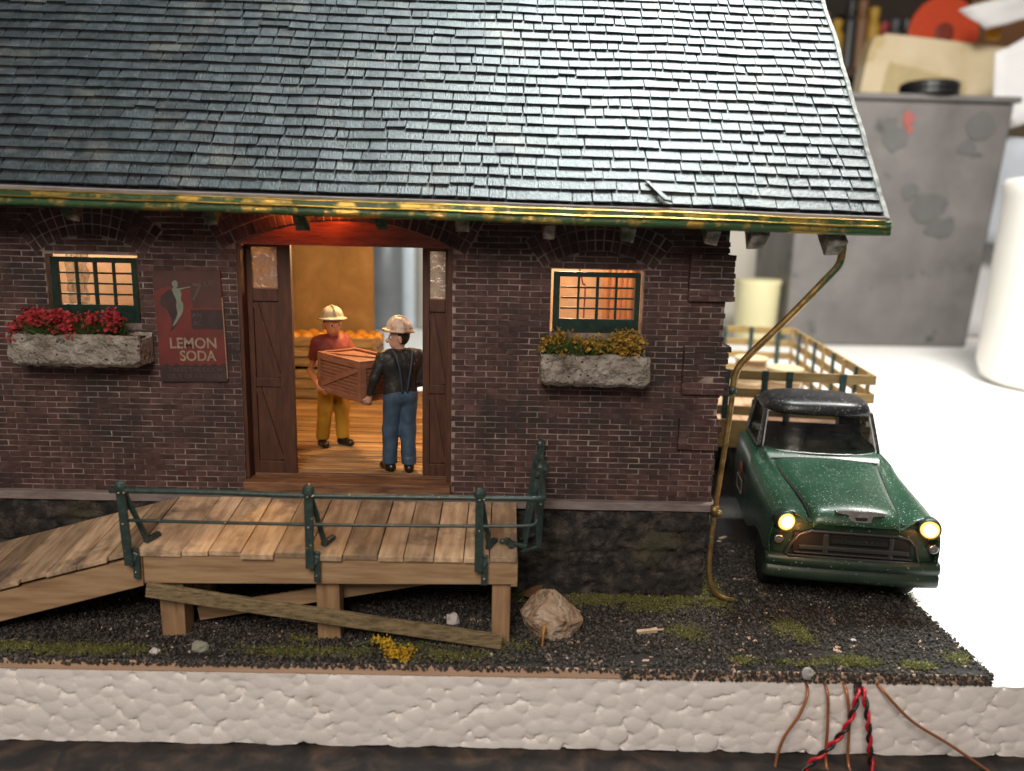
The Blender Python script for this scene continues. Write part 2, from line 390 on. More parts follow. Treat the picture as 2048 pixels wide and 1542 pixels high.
class MB:
    """collects geometry (with material slots) that becomes ONE mesh object"""
    def __init__(s):
        s.v = []; s.f = []; s.mi = []
    def add(s, vs, fs, M=None, mi=0):
        n = len(s.v)
        if M is not None:
            vs = [M @ Vector(p) for p in vs]
        s.v += [tuple(p) for p in vs]
        s.f += [tuple(i + n for i in f) for f in fs]
        s.mi += [mi] * len(fs)
        return s
    def box(s, c, d, M=None, mi=0, jit=0):
        x, y, z = d[0] / 2, d[1] / 2, d[2] / 2
        P = [(c[0] + i * x, c[1] + j * y, c[2] + k * z) for k in (-1, 1) for j in (-1, 1) for i in (-1, 1)]
        if jit:
            P = [tuple(q + random.uniform(-jit, jit) for q in p) for p in P]
        return s.add(P, [(0, 2, 3, 1), (4, 5, 7, 6), (0, 1, 5, 4), (2, 6, 7, 3), (0, 4, 6, 2), (1, 3, 7, 5)], M, mi)
    def b2(s, x0, x1, y0, y1, z0, z1, mi=0, jit=0):
        return s.box(((x0 + x1) / 2, (y0 + y1) / 2, (z0 + z1) / 2), (x1 - x0, y1 - y0, z1 - z0), None, mi, jit)
    def hexa(s, P, mi=0):
        return s.add(P, [(0, 2, 3, 1), (4, 5, 7, 6), (0, 1, 5, 4), (2, 6, 7, 3), (0, 4, 6, 2), (1, 3, 7, 5)], None, mi)
    def bar(s, a, b, wd, ht, upv=(0, 0, 1), mi=0, seg=1, jit=0):
        a, b = Vector(a), Vector(b)
        d = (b - a).normalized()
        u = Vector(upv)
        x = d.cross(u)
        if x.length < 1e-4: x = d.cross(Vector((1, 0, 0)))
        x.normalize()
        u = x.cross(d).normalized()
        vs, fs = [], []
        for i in range(seg + 1):
            p = a.lerp(b, i / seg)
            for (i1, j1) in ((-1, -1), (1, -1), (1, 1), (-1, 1)):
                q = p + x * (i1 * wd / 2) + u * (j1 * ht / 2)
                vs.append(q + Vector([random.uniform(-jit, jit) for _ in range(3)]) if jit else q)
        for i in range(seg):
            for k in range(4):
                fs.append((i * 4 + k, i * 4 + (k + 1) % 4, i * 4 + 4 + (k + 1) % 4, i * 4 + 4 + k))
        fs += [(3, 2, 1, 0), (seg * 4, seg * 4 + 1, seg * 4 + 2, seg * 4 + 3)]
        return s.add(vs, fs, None, mi)
    def tube(s, pts, r, n=10, mi=0, closed=False, rs=None):
        pts = [Vector(p) for p in pts]
        m_ = len(pts)
        vs, fs = [], []
        prev = None
        for i, p in enumerate(pts):
            if closed:
                d = pts[(i + 1) % m_] - pts[i - 1]
            else:
                d = pts[min(i + 1, m_ - 1)] - pts[max(i - 1, 0)]
            d.normalize()
            if prev is None:
                x = d.orthogonal().normalized()
            else:
                x = (prev - d * prev.dot(d)).normalized()
            prev = x
            y = d.cross(x)
            rr = rs[i] if rs else r
            for k in range(n):
                a = 2 * math.pi * k / n
                vs.append(p + x * (math.cos(a) * rr) + y * (math.sin(a) * rr))
        for i in range(m_ if closed else m_ - 1):
            j = (i + 1) % m_
            for k in range(n):
                fs.append((i * n + k, i * n + (k + 1) % n, j * n + (k + 1) % n, j * n + k))
        if not closed:
            fs += [tuple(range(n - 1, -1, -1)), tuple((m_ - 1) * n + k for k in range(n))]
        return s.add(vs, fs, None, mi)
    def lathe(s, prof, c=(0, 0, 0), n=24, M=None, mi=0):
        vs, fs = [], []
        for (r, z) in prof:
            for k in range(n):
                a = 2 * math.pi * k / n
                vs.append((c[0] + r * math.cos(a), c[1] + r * math.sin(a), c[2] + z))
        for i in range(len(prof) - 1):
            for k in range(n):
                fs.append((i * n + k, i * n + (k + 1) % n, (i + 1) * n + (k + 1) % n, (i + 1) * n + k))
        fs += [tuple(range(n - 1, -1, -1)), tuple((len(prof) - 1) * n + k for k in range(n))]
        return s.add(vs, fs, M, mi)
    def prism(s, poly, y0, y1, mi=0, M=None):
        """poly in x,z extruded along y"""
        n = len(poly)
        vs = [(x, y0, z) for x, z in poly] + [(x, y1, z) for x, z in poly]
        fs = [tuple(range(n)), tuple(range(2 * n - 1, n - 1, -1))]
        fs += [(i, i + n, (i + 1) % n + n, (i + 1) % n) for i in range(n)]
        return s.add(vs, fs, M, mi)
    def grid(s, P, mi=0, cu=False, cv=False):
        nu, nv = len(P), len(P[0])
        vs = [p for row in P for p in row]
        fs = []
        for i in range(nu if cu else nu - 1):
            for j in range(nv if cv else nv - 1):
                a, b = (i + 1) % nu, (j + 1) % nv
                fs.append((i * nv + j, a * nv + j, a * nv + b, i * nv + b))
        return s.add(vs, fs, None, mi)
    def sphere(s, c, r, n=10, mi=0, sc=(1, 1, 1)):
        prof = []
        k = n // 2 + 1
        P = [[(c[0] + r * sc[0] * math.sin(math.pi * i / k) * math.cos(2 * math.pi * j / n), c[1] + r * sc[1] * math.sin(math.pi * i / k) * math.sin(2 * math.pi * j / n),
               c[2] - r * sc[2] * math.cos(math.pi * i / k)) for j in range(n)] for i in range(k + 1)]
        P[0] = [(c[0] + 1e-4 * math.cos(6.28 * j / n), c[1] + 1e-4 * math.sin(6.28 * j / n), P[0][0][2]) for j in range(n)]
        P[-1] = [(c[0] + 1e-4 * math.cos(6.28 * j / n), c[1] + 1e-4 * math.sin(6.28 * j / n), P[-1][0][2]) for j in range(n)]
        return s.grid(P, mi, cv=True)
    def build(s, name, mats, parent=None, smooth=False, bevel=0, bseg=2, sub=0, solid=0, label=None, fixn=False):
        me = bpy.data.meshes.new(name)
        me.from_pydata(s.v, [], s.f)
        if not isinstance(mats, (list, tuple)): mats = [mats]
        for mm in mats: me.materials.append(mm)
        me.polygons.foreach_set('material_index', s.mi)
        if fixn:
            bm = bmesh.new(); bm.from_mesh(me)
            bmesh.ops.remove_doubles(bm, verts=bm.verts, dist=1e-5)
            bmesh.ops.recalc_face_normals(bm, faces=bm.faces)
            bm.to_mesh(me); bm.free()
        if smooth: me.polygons.foreach_set('use_smooth', [True] * len(me.polygons))
        me.update()
        o = bpy.data.objects.new(name, me)
        COL.objects.link(o)
        if parent: o.parent = parent
        if solid:
            md = o.modifiers.new('solid', 'SOLIDIFY'); md.thickness = solid; md.offset = -1
        if sub:
            md = o.modifiers.new('sub', 'SUBSURF'); md.levels = sub; md.render_levels = sub
        if bevel:
            md = o.modifiers.new('bevel', 'BEVEL'); md.width = bevel; md.segments = bseg; md.limit_method = 'ANGLE'; md.angle_limit = R(40)
        if label: o['label'] = label
        return o

def catmull(P, n=8):
    P = [Vector(p) for p in P]
    out = []
    for i in range(len(P) - 1):
        p0, p1, p2, p3 = P[max(i - 1, 0)], P[i], P[i + 1], P[min(i + 2, len(P) - 1)]
        for k in range(n):
            t = k / n
            out.append(.5 * ((2 * p1) + (p2 - p0) * t + (2 * p0 - 5 * p1 + 4 * p2 - p3) * t * t + (3 * p1 - p0 - 3 * p2 + p3) * t ** 3))
    out.append(P[-1])
    return out

def text_part(name, body, size, loc, m_, parent, rot=(R(90), 0, 0), ext=.002, sx=1.0, bold=0):
    cu = bpy.data.curves.new(name, 'FONT')
    cu.body = body
    cu.size = size
    cu.extrude = ext
    cu.align_x = 'CENTER'
    cu.offset = bold
    t = bpy.data.objects.new(name, cu)
    COL.objects.link(t)
    bpy.context.view_layer.update()
    me = bpy.data.meshes.new_from_object(t.evaluated_get(bpy.context.evaluated_depsgraph_get()))
    bpy.data.objects.remove(t)
    me.materials.clear()
    me.materials.append(m_)
    o = bpy.data.objects.new(name, me)
    COL.objects.link(o)
    o.location = loc
    o.rotation_euler = rot
    o.scale = (sx, 1, 1)
    o.parent = parent
    return o

def nz(x, y, z=0.0):
    return noise.noise(Vector((x, y, z)))

# signed-distance modelling (organic shapes): smooth unions of tapered capsules, meshed with surface nets
def sdf_mesh(f, lo, hi, h):
    ax = [np.arange(lo[k], hi[k] + h, h) for k in range(3)]
    X, Y, Z = np.meshgrid(*ax, indexing='ij')
    D = f(np.stack([X, Y, Z], -1))
    sgn = D < 0
    nx, ny, nzz = D.shape
    acc = np.zeros((nx - 1, ny - 1, nzz - 1, 3)); cnt = np.zeros((nx - 1, ny - 1, nzz - 1))
    C = [(a, b, c) for a in (0, 1) for b in (0, 1) for c in (0, 1)]
    def sl(A, c): return A[c[0]:nx - 1 + c[0], c[1]:ny - 1 + c[1], c[2]:nzz - 1 + c[2]]
    for c in C:
        for k in range(3):
            if c[k]: continue
            d = list(c); d[k] = 1
            a, b = sl(D, c), sl(D, d)
            mk = (a < 0) != (b < 0)
            t = np.where(mk, a / np.where(mk, a - b, 1), 0)
            pos = np.zeros(a.shape + (3,))
            for q in range(3): pos[..., q] = c[q]
            pos[..., k] += t
            acc += pos * mk[..., None]; cnt += mk
    act = cnt > 0
    idx = -np.ones(act.shape, int)
    ijk = np.argwhere(act)
    idx[act] = np.arange(len(ijk))
    V = (ijk + acc[act] / cnt[act][:, None]) * h + np.array(lo)
    F = []
    for k in range(3):
        u, v_ = (k + 1) % 3, (k + 2) % 3
        a = sgn.take(range(0, sgn.shape[k] - 1), k); b = sgn.take(range(1, sgn.shape[k]), k)
        E = np.argwhere(a != b)
        sh = np.array(act.shape)
        ok = (E[:, u] > 0) & (E[:, v_] > 0) & (E[:, u] < sh[u]) & (E[:, v_] < sh[v_])
        E = E[ok]
        fl = a[tuple(E.T)]
        def at(du, dv):
            Q = E.copy(); Q[:, u] += du; Q[:, v_] += dv
            return idx[tuple(Q.T)]
        q = np.stack([at(-1, -1), at(0, -1), at(0, 0), at(-1, 0)], 1)
        q[~fl] = q[~fl][:, ::-1]
        F.append(q)
    return V, np.concatenate(F)

def cap(p, a, b, r1, r2):
    a, b = np.array(a, float), np.array(b, float)
    ab = b - a
    t = np.clip(((p - a) @ ab) / max(ab @ ab, 1e-9), 0, 1)
    return np.linalg.norm(p - a - t[..., None] * ab, axis=-1) - (r1 + (r2 - r1) * t)
def ell(p, c, r):
    r = np.array(r, float)
    q = (p - np.array(c, float)) / r
    k = np.linalg.norm(q, axis=-1)
    return (k - 1) * r.min()
def smin(a, b, k):
    h = np.clip(.5 + .5 * (b - a) / k, 0, 1)
    return b * (1 - h) + a * h - k * h * (1 - h)
def sunion(L, k):
    d = L[0]
    for e in L[1:]: d = smin(d, e, k)
    return d

def sdf_obj(name, f, lo, hi, h, m_, parent=None):
    V, F = sdf_mesh(f, lo, hi, h)
    me = bpy.data.meshes.new(name)
    me.from_pydata(V.tolist(), [], F.tolist())
    me.materials.append(m_)
    me.polygons.foreach_set('use_smooth', [True] * len(me.polygons))
    o = bpy.data.objects.new(name, me)
    COL.objects.link(o)
    if parent: o.parent = parent
    return o

# ------------------------------------------------------------------ setting: bench, back wall
t = MB().b2(-40, 60, -9, 36, -1.25, -.905).build('tabletop', MT['table'])
t['kind'] = 'structure'
t = MB().b2(-60, 80, 36.5, 37.2, -8, 26).build('back_wall', MT['shelfdark'])
t['kind'] = 'structure'

# foam slab: beaded front face, flat top
def foam_block():
    x0, x1, y0, y1, zb, zt = -9, 24, -1.62, 31, -.9, -.125
    mb = MB()
    sp = .105
    pts = []
    ny_ = 9
    for j in range(-1, ny_ + 1):
        for i in range(int((9.0 + 8.6) / sp) + 2):
            pts.append((-8.8 + (i + (j % 2) * .5) * sp + random.uniform(-.07, .07), zb + (j + .5) * (zt - zb) / ny_ + random.uniform(-.05, .05)))
    pts = np.array(pts)
    rad = rng.choice((.055, .065, .075, .09, .105), len(pts)); dep = rng.uniform(-.02, .03, len(pts))
    nx, nzv = 900, 56
    xs = np.concatenate([[x0], np.linspace(-6.5, 7.5, nx), [x1]]); zs = np.linspace(zb, zt, nzv)
    G = np.stack(np.meshgrid(xs, zs, indexing='ij'), -1).reshape(-1, 2)
    H = np.full(len(G), -.022)
    for k in range(len(pts)):
        d2 = ((G - pts[k]) ** 2 * np.array([.85, 1.15])).sum(1)
        hh = np.sqrt(np.maximum(rad[k] ** 2 - d2, 0)) * .19 - .006 + dep[k] * .26
        H = np.where(d2 < rad[k] ** 2, np.maximum(H, hh), H)
    H = H.reshape(len(xs), nzv)
    low = np.array([.008 * math.sin(x * 9) + .014 * nz(x * 5, 3.1) for x in xs])
    P = [[(xs[i], y0 - H[i, j], zs[j] + (low[i] if j == 0 else 0)) for j in range(nzv)] for i in range(len(xs))]
    mb.grid(P)
    top = [[(xs[i], y0 - H[i, -1] if k == 0 else yy, zt) for k, yy in enumerate((0, y0 + .12, y1))] for i in range(len(xs))]
    mb.grid(top)
    bot = [[(xs[i], yy, zb - .002) for yy in (y0 + .2, y1)] for i in (0, len(xs) - 1)]
    mb.grid(bot)
    mb.add([(x0, y1, zb), (x1, y1, zb), (x1, y1, zt), (x0, y1, zt)], [(0, 1, 2, 3)])
    o = mb.build('foam_slab', MT['foam'])
    for i, p in enumerate(o.data.polygons):
        p.use_smooth = True
    md = o.modifiers.new('split', 'EDGE_SPLIT'); md.split_angle = R(60)
    tag(o, 'thick white bead foam slab lying on the dark bench under the whole diorama', 'foam slab')
foam_block()

# plywood base and ballast
BX1 = 4.88
base = MB().b2(-9, BX1, -1.63, 9.5, -.122, -.012).build('base_board', MT['board'], bevel=.015)
tag(base, 'thin plywood base board with bare tan front edge under the brick building', 'base board')
def ground():
    xs = np.linspace(-9, BX1 - .01, 420); ys = np.concatenate([np.linspace(-1.61, 2, 110), [9.45]])
    P = [[(x, y, -.008 + .008 * nz(x * 5, y * 5) + .005 * nz(x * 17, y * 17)) for y in ys] for x in xs]
    o = MB().grid(P).build('ground', MT['ground'], smooth=True)
    o['kind'] = 'structure'
ground()

ico_v, ico_f = None, None
bm = bmesh.new(); bmesh.ops.create_icosphere(bm, subdivisions=1, radius=1)
ico_v = np.array([v.co[:] for v in bm.verts]); ico_f = np.array([[v.index for v in f.verts] for f in bm.faces]); bm.free()

def grains(name, centers, radii, m_, kind='stuff'):
    n = len(centers)
    A = rng.normal(size=(n, 3, 3)); Q, _ = np.linalg.qr(A)
    sc = rng.uniform(.6, 1.2, (n, 1, 3))
    V = (ico_v[None] * sc * rng.uniform(.8, 1.15, (n, 12, 1)))
    V = np.einsum('nij,nkj->nki', Q, V) * np.array(radii)[:, None, None] + np.array(centers)[:, None, :]
    F = (ico_f[None] + (np.arange(n) * 12)[:, None, None]).reshape(-1, 3)
    me = bpy.data.meshes.new(name)
    me.from_pydata(V.reshape(-1, 3).tolist(), [], F.tolist())
    me.materials.append(m_)
    o = bpy.data.objects.new(name, me); COL.objects.link(o)
    if kind: o['kind'] = kind
    return o

def bare(x, y):      # places where the ballast has come off the board
    for (cx, cy, rx, ry) in ((1.42, -1.45, .22, .12), (3.6, -1.5, .3, .05), (2.9, -1.3, .0, .0), (-2.9, -1.56, .3, .05), (4.55, -1.56, .3, .05), (.3, -1.58, .25, .04), (3.35, -1.25, .22, .06)):
        if rx and ((x - cx) / rx) ** 2 + ((y - cy) / ry) ** 2 < 1 + .7 * nz(x * 9, y * 9): return True
    return False
C_, R_ = [], []
for _ in range(46000):
    x, y = random.uniform(-6.2, BX1), random.uniform(-1.66, .5)
    if x > 2.3: y = random.uniform(-1.66, 1.6)
    if y > .05 and x < 2.4: continue
    if bare(x, y): continue
    C_.append((x, y, .004 + random.uniform(0, .014))); R_.append(random.choice((.008, .010, .012, .014, .018)))
for _ in range(3000):      # grains clinging to the front and right edges
    x = random.uniform(-6.2, BX1)
    dens = .45 + .6 * nz(x * 1.7, 4.2) + (.75 if x > 1.2 else 0)
    if random.random() > dens: continue
    z = random.uniform(-.11, .0) if x > 1.2 else random.uniform(-.05, .0)
    C_.append((x, -1.635, z)); R_.append(random.choice((.012, .016, .020)))
for _ in range(260):
    C_.append((BX1 + .004, random.uniform(-1.63, .8), random.uniform(-.11, 0))); R_.append(random.choice((.012, .016, .020)))
grains('gravel', C_, R_, MT['gravel'])
C_, R_ = [], []
for _ in range(700):
    x, y = random.uniform(-6, BX1), random.uniform(-1.62, .3)
    if y > 0 and x < 2.5: continue
    if nz(x * 1.3, y * 1.3, 8) < -.05: continue
    C_.append((x, y, .022)); R_.append(random.choice((.006, .007, .009, .012, .016)))
grains('pale_grit', C_, R_, MT['pale_grain'])

def fibres(name, spots, m_, parent=None, kind=None, h=(.05, .12), lean=1.2, wd=.005):
    """spots: (x, y, z, rx, ry, count): thin tapered blades"""
    mb = MB()
    for (x, y, z, rx, ry, n) in spots:
        for _ in range(int(n * (1.5 if kind else 1))):
            while True:
                a, b = random.uniform(-1, 1), random.uniform(-1, 1)
                if kind: a, b = random.gauss(0, .55), random.gauss(0, .55)
                if kind and (nz((x + a * rx) * 7, (y + b * ry) * 7, 3) < -.12 or y + b * ry < -1.62): continue
                if kind or a * a + b * b < 1: break
            q = Vector((x + a * rx, y + b * ry, z))
            l = random.uniform(*h)
            d = Vector((random.uniform(-lean, lean), random.uniform(-lean, lean), random.uniform(.35, 1))).normalized()
            s_ = d.orthogonal().normalized() * wd
            k = d.cross(s_)
            e = q + d * l + Vector((random.uniform(-.3, .3), random.uniform(-.3, .3), -.15)) * l * .5
            mb.add([q + s_, q - s_ * .5 + k, q - s_ * .5 - k, e], [(0, 1, 3), (1, 2, 3), (2, 0, 3)])
    o = mb.build(name, m_, parent)
    if kind: o['kind'] = kind
    return o
sp = [(2.0, -.92, .01, .16, .16, 260), (1.72, -.36, .01, .35, .09, 420), (1.25, -.15, .01, .6, .09, 650), (2.1, -.16, .01, .35, .09, 420), (.45, -.2, .01, .3, .13, 300),
      (3.15, -.82, .01, .17, .16, 260), (3.25, -1.0, .01, .13, .10, 90), (3.55, -1.44, .01, .22, .07, 300), (3.0, -1.5, .01, .3, .05, 110), (4.2, -1.5, .01, .14, .06, 170),
      (4.68, -1.35, .01, .13, .1, 110), (2.45, -1.46, .01, .1, .07, 70), (-4.3, -1.5, .01, .5, .08, 560), (-3.9, -1.48, .01, .35, .07, 380), (-4.9, -1.45, .01, .4, .07, 220),
      (-2.2, -1.46, .01, .35, .08, 340), (-1.6, -1.42, .01, .3, .08, 180), (-.5, -1.48, .01, .35, .08, 260), (.2, -1.25, .01, .2, .1, 60), (-2.05, -1.2, .01, .15, .06, 90),
      (2.52, .1, .01, .1, .35, 320), (2.5, -.25, .01, .15, .15, 130), (4.9, .1, .0, .05, .2, 60), (-.9, -1.3, .01, .25, .08, 90), (.9, -.25, .01, .3, .08, 250)]
fibres('grass', sp, MT['olive'], kind='stuff', h=(.02, .085), lean=1.6)
C_, R_ = [], []
for (x, y, z, rx, ry, n) in sp:
    for _ in range(int(n * 1.3)):
        a, b = x + random.gauss(0, .75) * rx, y + random.gauss(0, .8) * ry
        if b < -1.62 or a > BX1 or nz(a * 6, b * 6, 3) < -.2: continue
        C_.append((a, b, .022 + random.uniform(0, .012))); R_.append(random.choice((.005, .007, .009, .012)))
grains('moss', C_, R_, MT['olive'])

# ------------------------------------------------------------------ brick building
B = empty('brick_building', (-1.8, 0, 0), 0, 'dark purple brick station building with grey slate roof, arched doorway and two small windows', 'building')
B_off = Vector((1.8, 0, 0))
def part(mb, name, mats, **kw):
    """a part modelled in scene coordinates, hung under the building"""
    mb.v = [(p[0] + 1.8, p[1], p[2]) for p in mb.v]
    return mb.build(name, mats, kw.pop('parent', B), **kw)
DX0, DX1, DZ0, DZ1 = -2.95, -.60, 1.30, 4.0
W1 = (-5.02, -4.02, 3.10, 3.84); W2 = (.48, 1.50, 3.10, 3.80)
WX0, WX1, WZ0, WZ1 = -8.2, 2.40, 1.16, 5.2

class Arch:
    def __init__(s, x0, x1, z0, rise, rings, ring):
        s.cx = (x0 + x1) / 2; c = (x1 - x0) / 2
        s.R = (c * c + rise * rise) / (2 * rise)
        s.cz = z0 + rise - s.R
        s.Ro = s.R + rings * ring
        s.rings, s.ring = rings, ring
        s.ha = math.asin(c / s.R)
        s.hao = s.ha + .06
        s.z0 = z0
AD = Arch(DX0, DX1, 4.0, .27, 3, .14)
A1 = Arch(W1[0] - .04, W1[1] + .04, 3.88, .17, 3, .118)
A2 = Arch(W2[0] - .04, W2[1] + .04, 3.84, .16, 3, .118)

def forbid(z, zh):
    """x intervals where no wall brick goes at this row"""
    L = []
    if z < DZ1: L.append((DX0, DX1))
    for W_ in (W1, W2):
        if z + zh > W_[2] and z < W_[3]: L.append((W_[0], W_[1]))
    zc = z + zh / 2
    for A in (AD, A1, A2):
        dz = zc - A.cz
        if dz < A.Ro and dz > 0:
            xo = math.sqrt(A.Ro ** 2 - dz ** 2)
            xi = math.sqrt(max(A.R ** 2 - dz ** 2, 0))
            lim = dz * math.tan(A.hao)      # the ring stops at its springing line
            xo = min(xo, lim)
            if xo > xi:
                if A is AD: L.append((A.cx - xo, A.cx + xo))
                else: L += [(A.cx - xo, A.cx - xi), (A.cx + xi, A.cx + xo)]
    return L

def brick_wall():
    mb = MB()
    # mortar sheet, cut for the openings (slightly behind the brick faces)
    th = .16
    xs = sorted({WX0, WX1, DX0, DX1, W1[0], W1[1], W2[0], W2[1]}); zs = sorted({WZ0, WZ1, DZ1 + .02, W1[2], W1[3], W2[2], W2[3]})
    for i in range(len(xs) - 1):
        for j in range(len(zs) - 1):
            cx, cz = (xs[i] + xs[i + 1]) / 2, (zs[j] + zs[j + 1]) / 2
            if DX0 < cx < DX1 and cz < DZ1 + .02: continue
            if any(W_[0] < cx < W_[1] and W_[2] < cz < W_[3] for W_ in (W1, W2)): continue
            mb.b2(xs[i], xs[i + 1], .0, th, zs[j], zs[j + 1], 1)
    zh, bl, g = .0645, .235, .0125
    row = 0
    z = WZ0 + .01
    while z < WZ1 - .5:
        off = (row % 2) * bl / 2
        fb = sorted(forbid(z, zh))
        for kk in range(-1, int((WX1 - WX0) / bl) + 2):
            xa = WX0 + kk * bl - off + random.uniform(-.006, .006)
            a, b = max(xa, WX0), min(WX0 + (kk + 1) * bl - off - g + random.uniform(-.004, .004), WX1 + random.uniform(-.012, .02))
            if b - a < .02: continue
            segs = [(a, b)]
            for (f0, f1) in fb:
                ns = []
                for (p, q) in segs:
                    if q <= f0 or p >= f1: ns.append((p, q)); continue
                    if p < f0: ns.append((p, f0 - .004))
                    if q > f1: ns.append((f1 + .004, q))
                segs = ns
            for (p, q) in segs:
                if q - p < .025: continue
                zz = z + .004 * nz(p * 2, z * 3)
                pr = .0105 + .004 * nz(p * 3.1, z * 7.7) + random.uniform(-.002, .002)
                y0 = -pr
                e = .003
                P = [(p, y0 + e, zz), (q, y0 + e, zz), (p, .02, zz), (q, .02, zz), (p, y0 + e, zz + zh - g), (q, y0 + e, zz + zh - g), (p, .02, zz + zh - g), (q, .02, zz + zh - g)]
                jj = lambda: random.uniform(-.0035, .0035)
                P = [(a_ + jj(), b_ + jj() * .5, c_ + jj()) for a_, b_, c_ in P]
                mb.hexa(P, 0)
        z += zh
        row += 1
    part(mb, 'front_wall', [MT['brick'], MT['mortar']])

    for A in (AD, A1, A2):
        mb = MB()
        n = int(2 * A.hao * A.R / .083)
        # joint-coloured backing band and tympanum for the windows
        poly = []
        for k in range(33):
            a = -A.hao + 2 * A.hao * k / 32
            poly.append((A.cx + A.Ro * math.sin(a), A.cz + A.Ro * math.cos(a)))
        for k in range(33):
            a = A.hao - 2 * A.hao * k / 32
            poly.append((A.cx + A.R * math.sin(a), A.cz + A.R * math.cos(a)))
        vs = [(x, yy, z_) for yy in (-.012, .1) for (x, z_) in poly]
        fs = [(k, k + 1, 64 - k, 65 - k) for k in range(32)]
        N_ = len(poly)
        fs += [(k, k + N_, (k + 1) % N_ + N_, (k + 1) % N_) for k in range(N_)]
        mb.add(vs, fs, None, 1)
        for r in range(A.rings):
            r0 = A.R + r * A.ring + .006; r1 = r0 + A.ring - .015
            for k in range(n):
                g2 = .0085 / A.R
                a0 = -A.hao + 2 * A.hao * (k + (r % 2) * .0) / n + g2 + random.uniform(-.002, .002); a1 = a0 + 2 * A.hao / n - 2 * g2
                y0 = -.019 - random.uniform(0, .006)
                P = []
                for yy in (y0, 0):
                    for (rr, aa) in ((r0, a0), (r0, a1), (r1, a0), (r1, a1)):
                        P.append((A.cx + rr * math.sin(aa), yy + random.uniform(-.002, .002), A.cz + rr * math.cos(aa)))
                P = [P[i] for i in (0, 1, 4, 5, 2, 3, 6, 7)]
                mb.hexa(P, 0)
        part(mb, 'brick_arch', [MT['brick'], MT['mortar_dark']])
brick_wall()

# corner quoins: blocks of brick standing proud of the corner
def quoin(x0, x1, z0, z1):
    mb = MB()
    n = max(1, round((z1 - z0) / .0665))
    h = (z1 - z0) / n
    mb.b2(x0 + .01, x1 - .04, -.058, .4, z0 + .004, z1 - .004, 1)
    for i in range(n):
        zz = z0 + i * h
        x = x0
        first = True
        while x < x1 - .02:
            L = random.choice((.115, .175, .235)) if first or random.random() < .3 else .235
            first = False
            q = min(x + L, x1)
            if x1 - q < .06: q = x1
            last = q == x1
            e = random.uniform(-.035, .02) if last else 0
            mb.box(((x + q - .011 + e) / 2, .0, zz + h / 2), (q - x - .011 + e, .13 + random.uniform(-.008, .012), h - .012), None, 0, .005)
            if last:
                for k in range(2):
                    mb.box((x1 - .06 + e / 2, .17 + k * .2, zz + h / 2), (.12 + e, .18, h - .012), None, 0, .006)
            x = q
    part(mb, 'quoin', [MT['brick'], MT['mortar']])
quoin(1.98, 2.50, 3.48, 3.99); quoin(1.97, 2.485, 2.44, 2.99); quoin(1.97, 2.45, 1.80, 2.16)

# gable wall on the right, rear and left walls
mb = MB()
mb.b2(2.20, 2.385, .165, 5.2, WZ0, 5.2)
mb.prism([(0, 0), (.01, 0), (.01, .01), (0, .01)], 0, .01)
part(mb, 'gable_wall', MT['mortar_dark'])
mb = MB()
mb.add([(2.37, .0, 5.2), (2.37, 5.2, 5.2), (2.37, 2.5, 8.0), (2.2, .0, 5.2), (2.2, 5.2, 5.2), (2.2, 2.5, 8.0)], [(0, 1, 2), (5, 4, 3), (0, 2, 5, 3), (1, 4, 5, 2), (0, 3, 4, 1)])
part(mb, 'gable', MT['brick'])
mb = MB()
mb.b2(-8.2, -2.30, 5.0, 5.16, 1.16, 5.2).b2(-.32, 2.2, 5.0, 5.16, 1.16, 5.2).b2(-2.30, -.32, 5.0, 5.16, 4.3, 5.2)
part(mb, 'rear_wall', MT['inwall'])

# foundation of dark stone
def foundation():
    mb = MB()
    xs = np.linspace(-6.6, 2.36, 330); zs = np.linspace(0, 1.08, 46)
    def disp(a, z):
        row = int(z / .27)
        u = a / .55 + (row % 2) * .5 + .13 * row
        fu, fz = abs((u % 1) - .5) * 2, abs((z / .27 % 1) - .5) * 2
        joint = max((fu - .9) / .1, (fz - .86) / .14, 0)
        cell = nz(math.floor(u) * 3.7, row * 5.1) * .045
        return .03 + cell + .04 * nz(a * 4, z * 5) + .034 * nz(a * 11, z * 12) + .02 * nz(a * 26, z * 27) - .032 * joint
    P = [[(x, -.02 - disp(x, z), z) for z in zs] for x in xs]
    mb.grid(P)
    ys = np.linspace(-.05, 5.2, 120)
    P2 = [[(2.36 + (disp(y + 40, z) if j else disp(y + 40, z)) * .9, y, z) for j, z in enumerate(zs)] for y in ys]
    P2[0] = [P[-1][j] for j in range(len(zs))]
    mb.grid(P2)
    part(mb, 'foundation', MT['stone'], smooth=True)
foundation()
mb = MB()
N_ = 60
for i in range(N_):
    x0, x1 = -7 + i * 9.44 / N_, -7 + (i + 1) * 9.44 / N_
    if x0 > 2.42: break
P = [[(x, y + .004 * nz(x * 5, y * 9), z + .006 * nz(x * 4, z * 9)) for (y, z) in ((.02, 1.175), (-.075, 1.165), (-.085, 1.155), (-.085, 1.075), (-.07, 1.065), (.02, 1.065))] for x in np.linspace(-8, 2.44, 160)]
mb.grid(P)
mb.add([P[-1][k] for k in range(6)], [(0, 1, 2, 3, 4, 5)])
mb.b2(2.2, 2.445, .02, 5.2, 1.068, 1.172)
part(mb, 'belt_course', MT['ledge'])

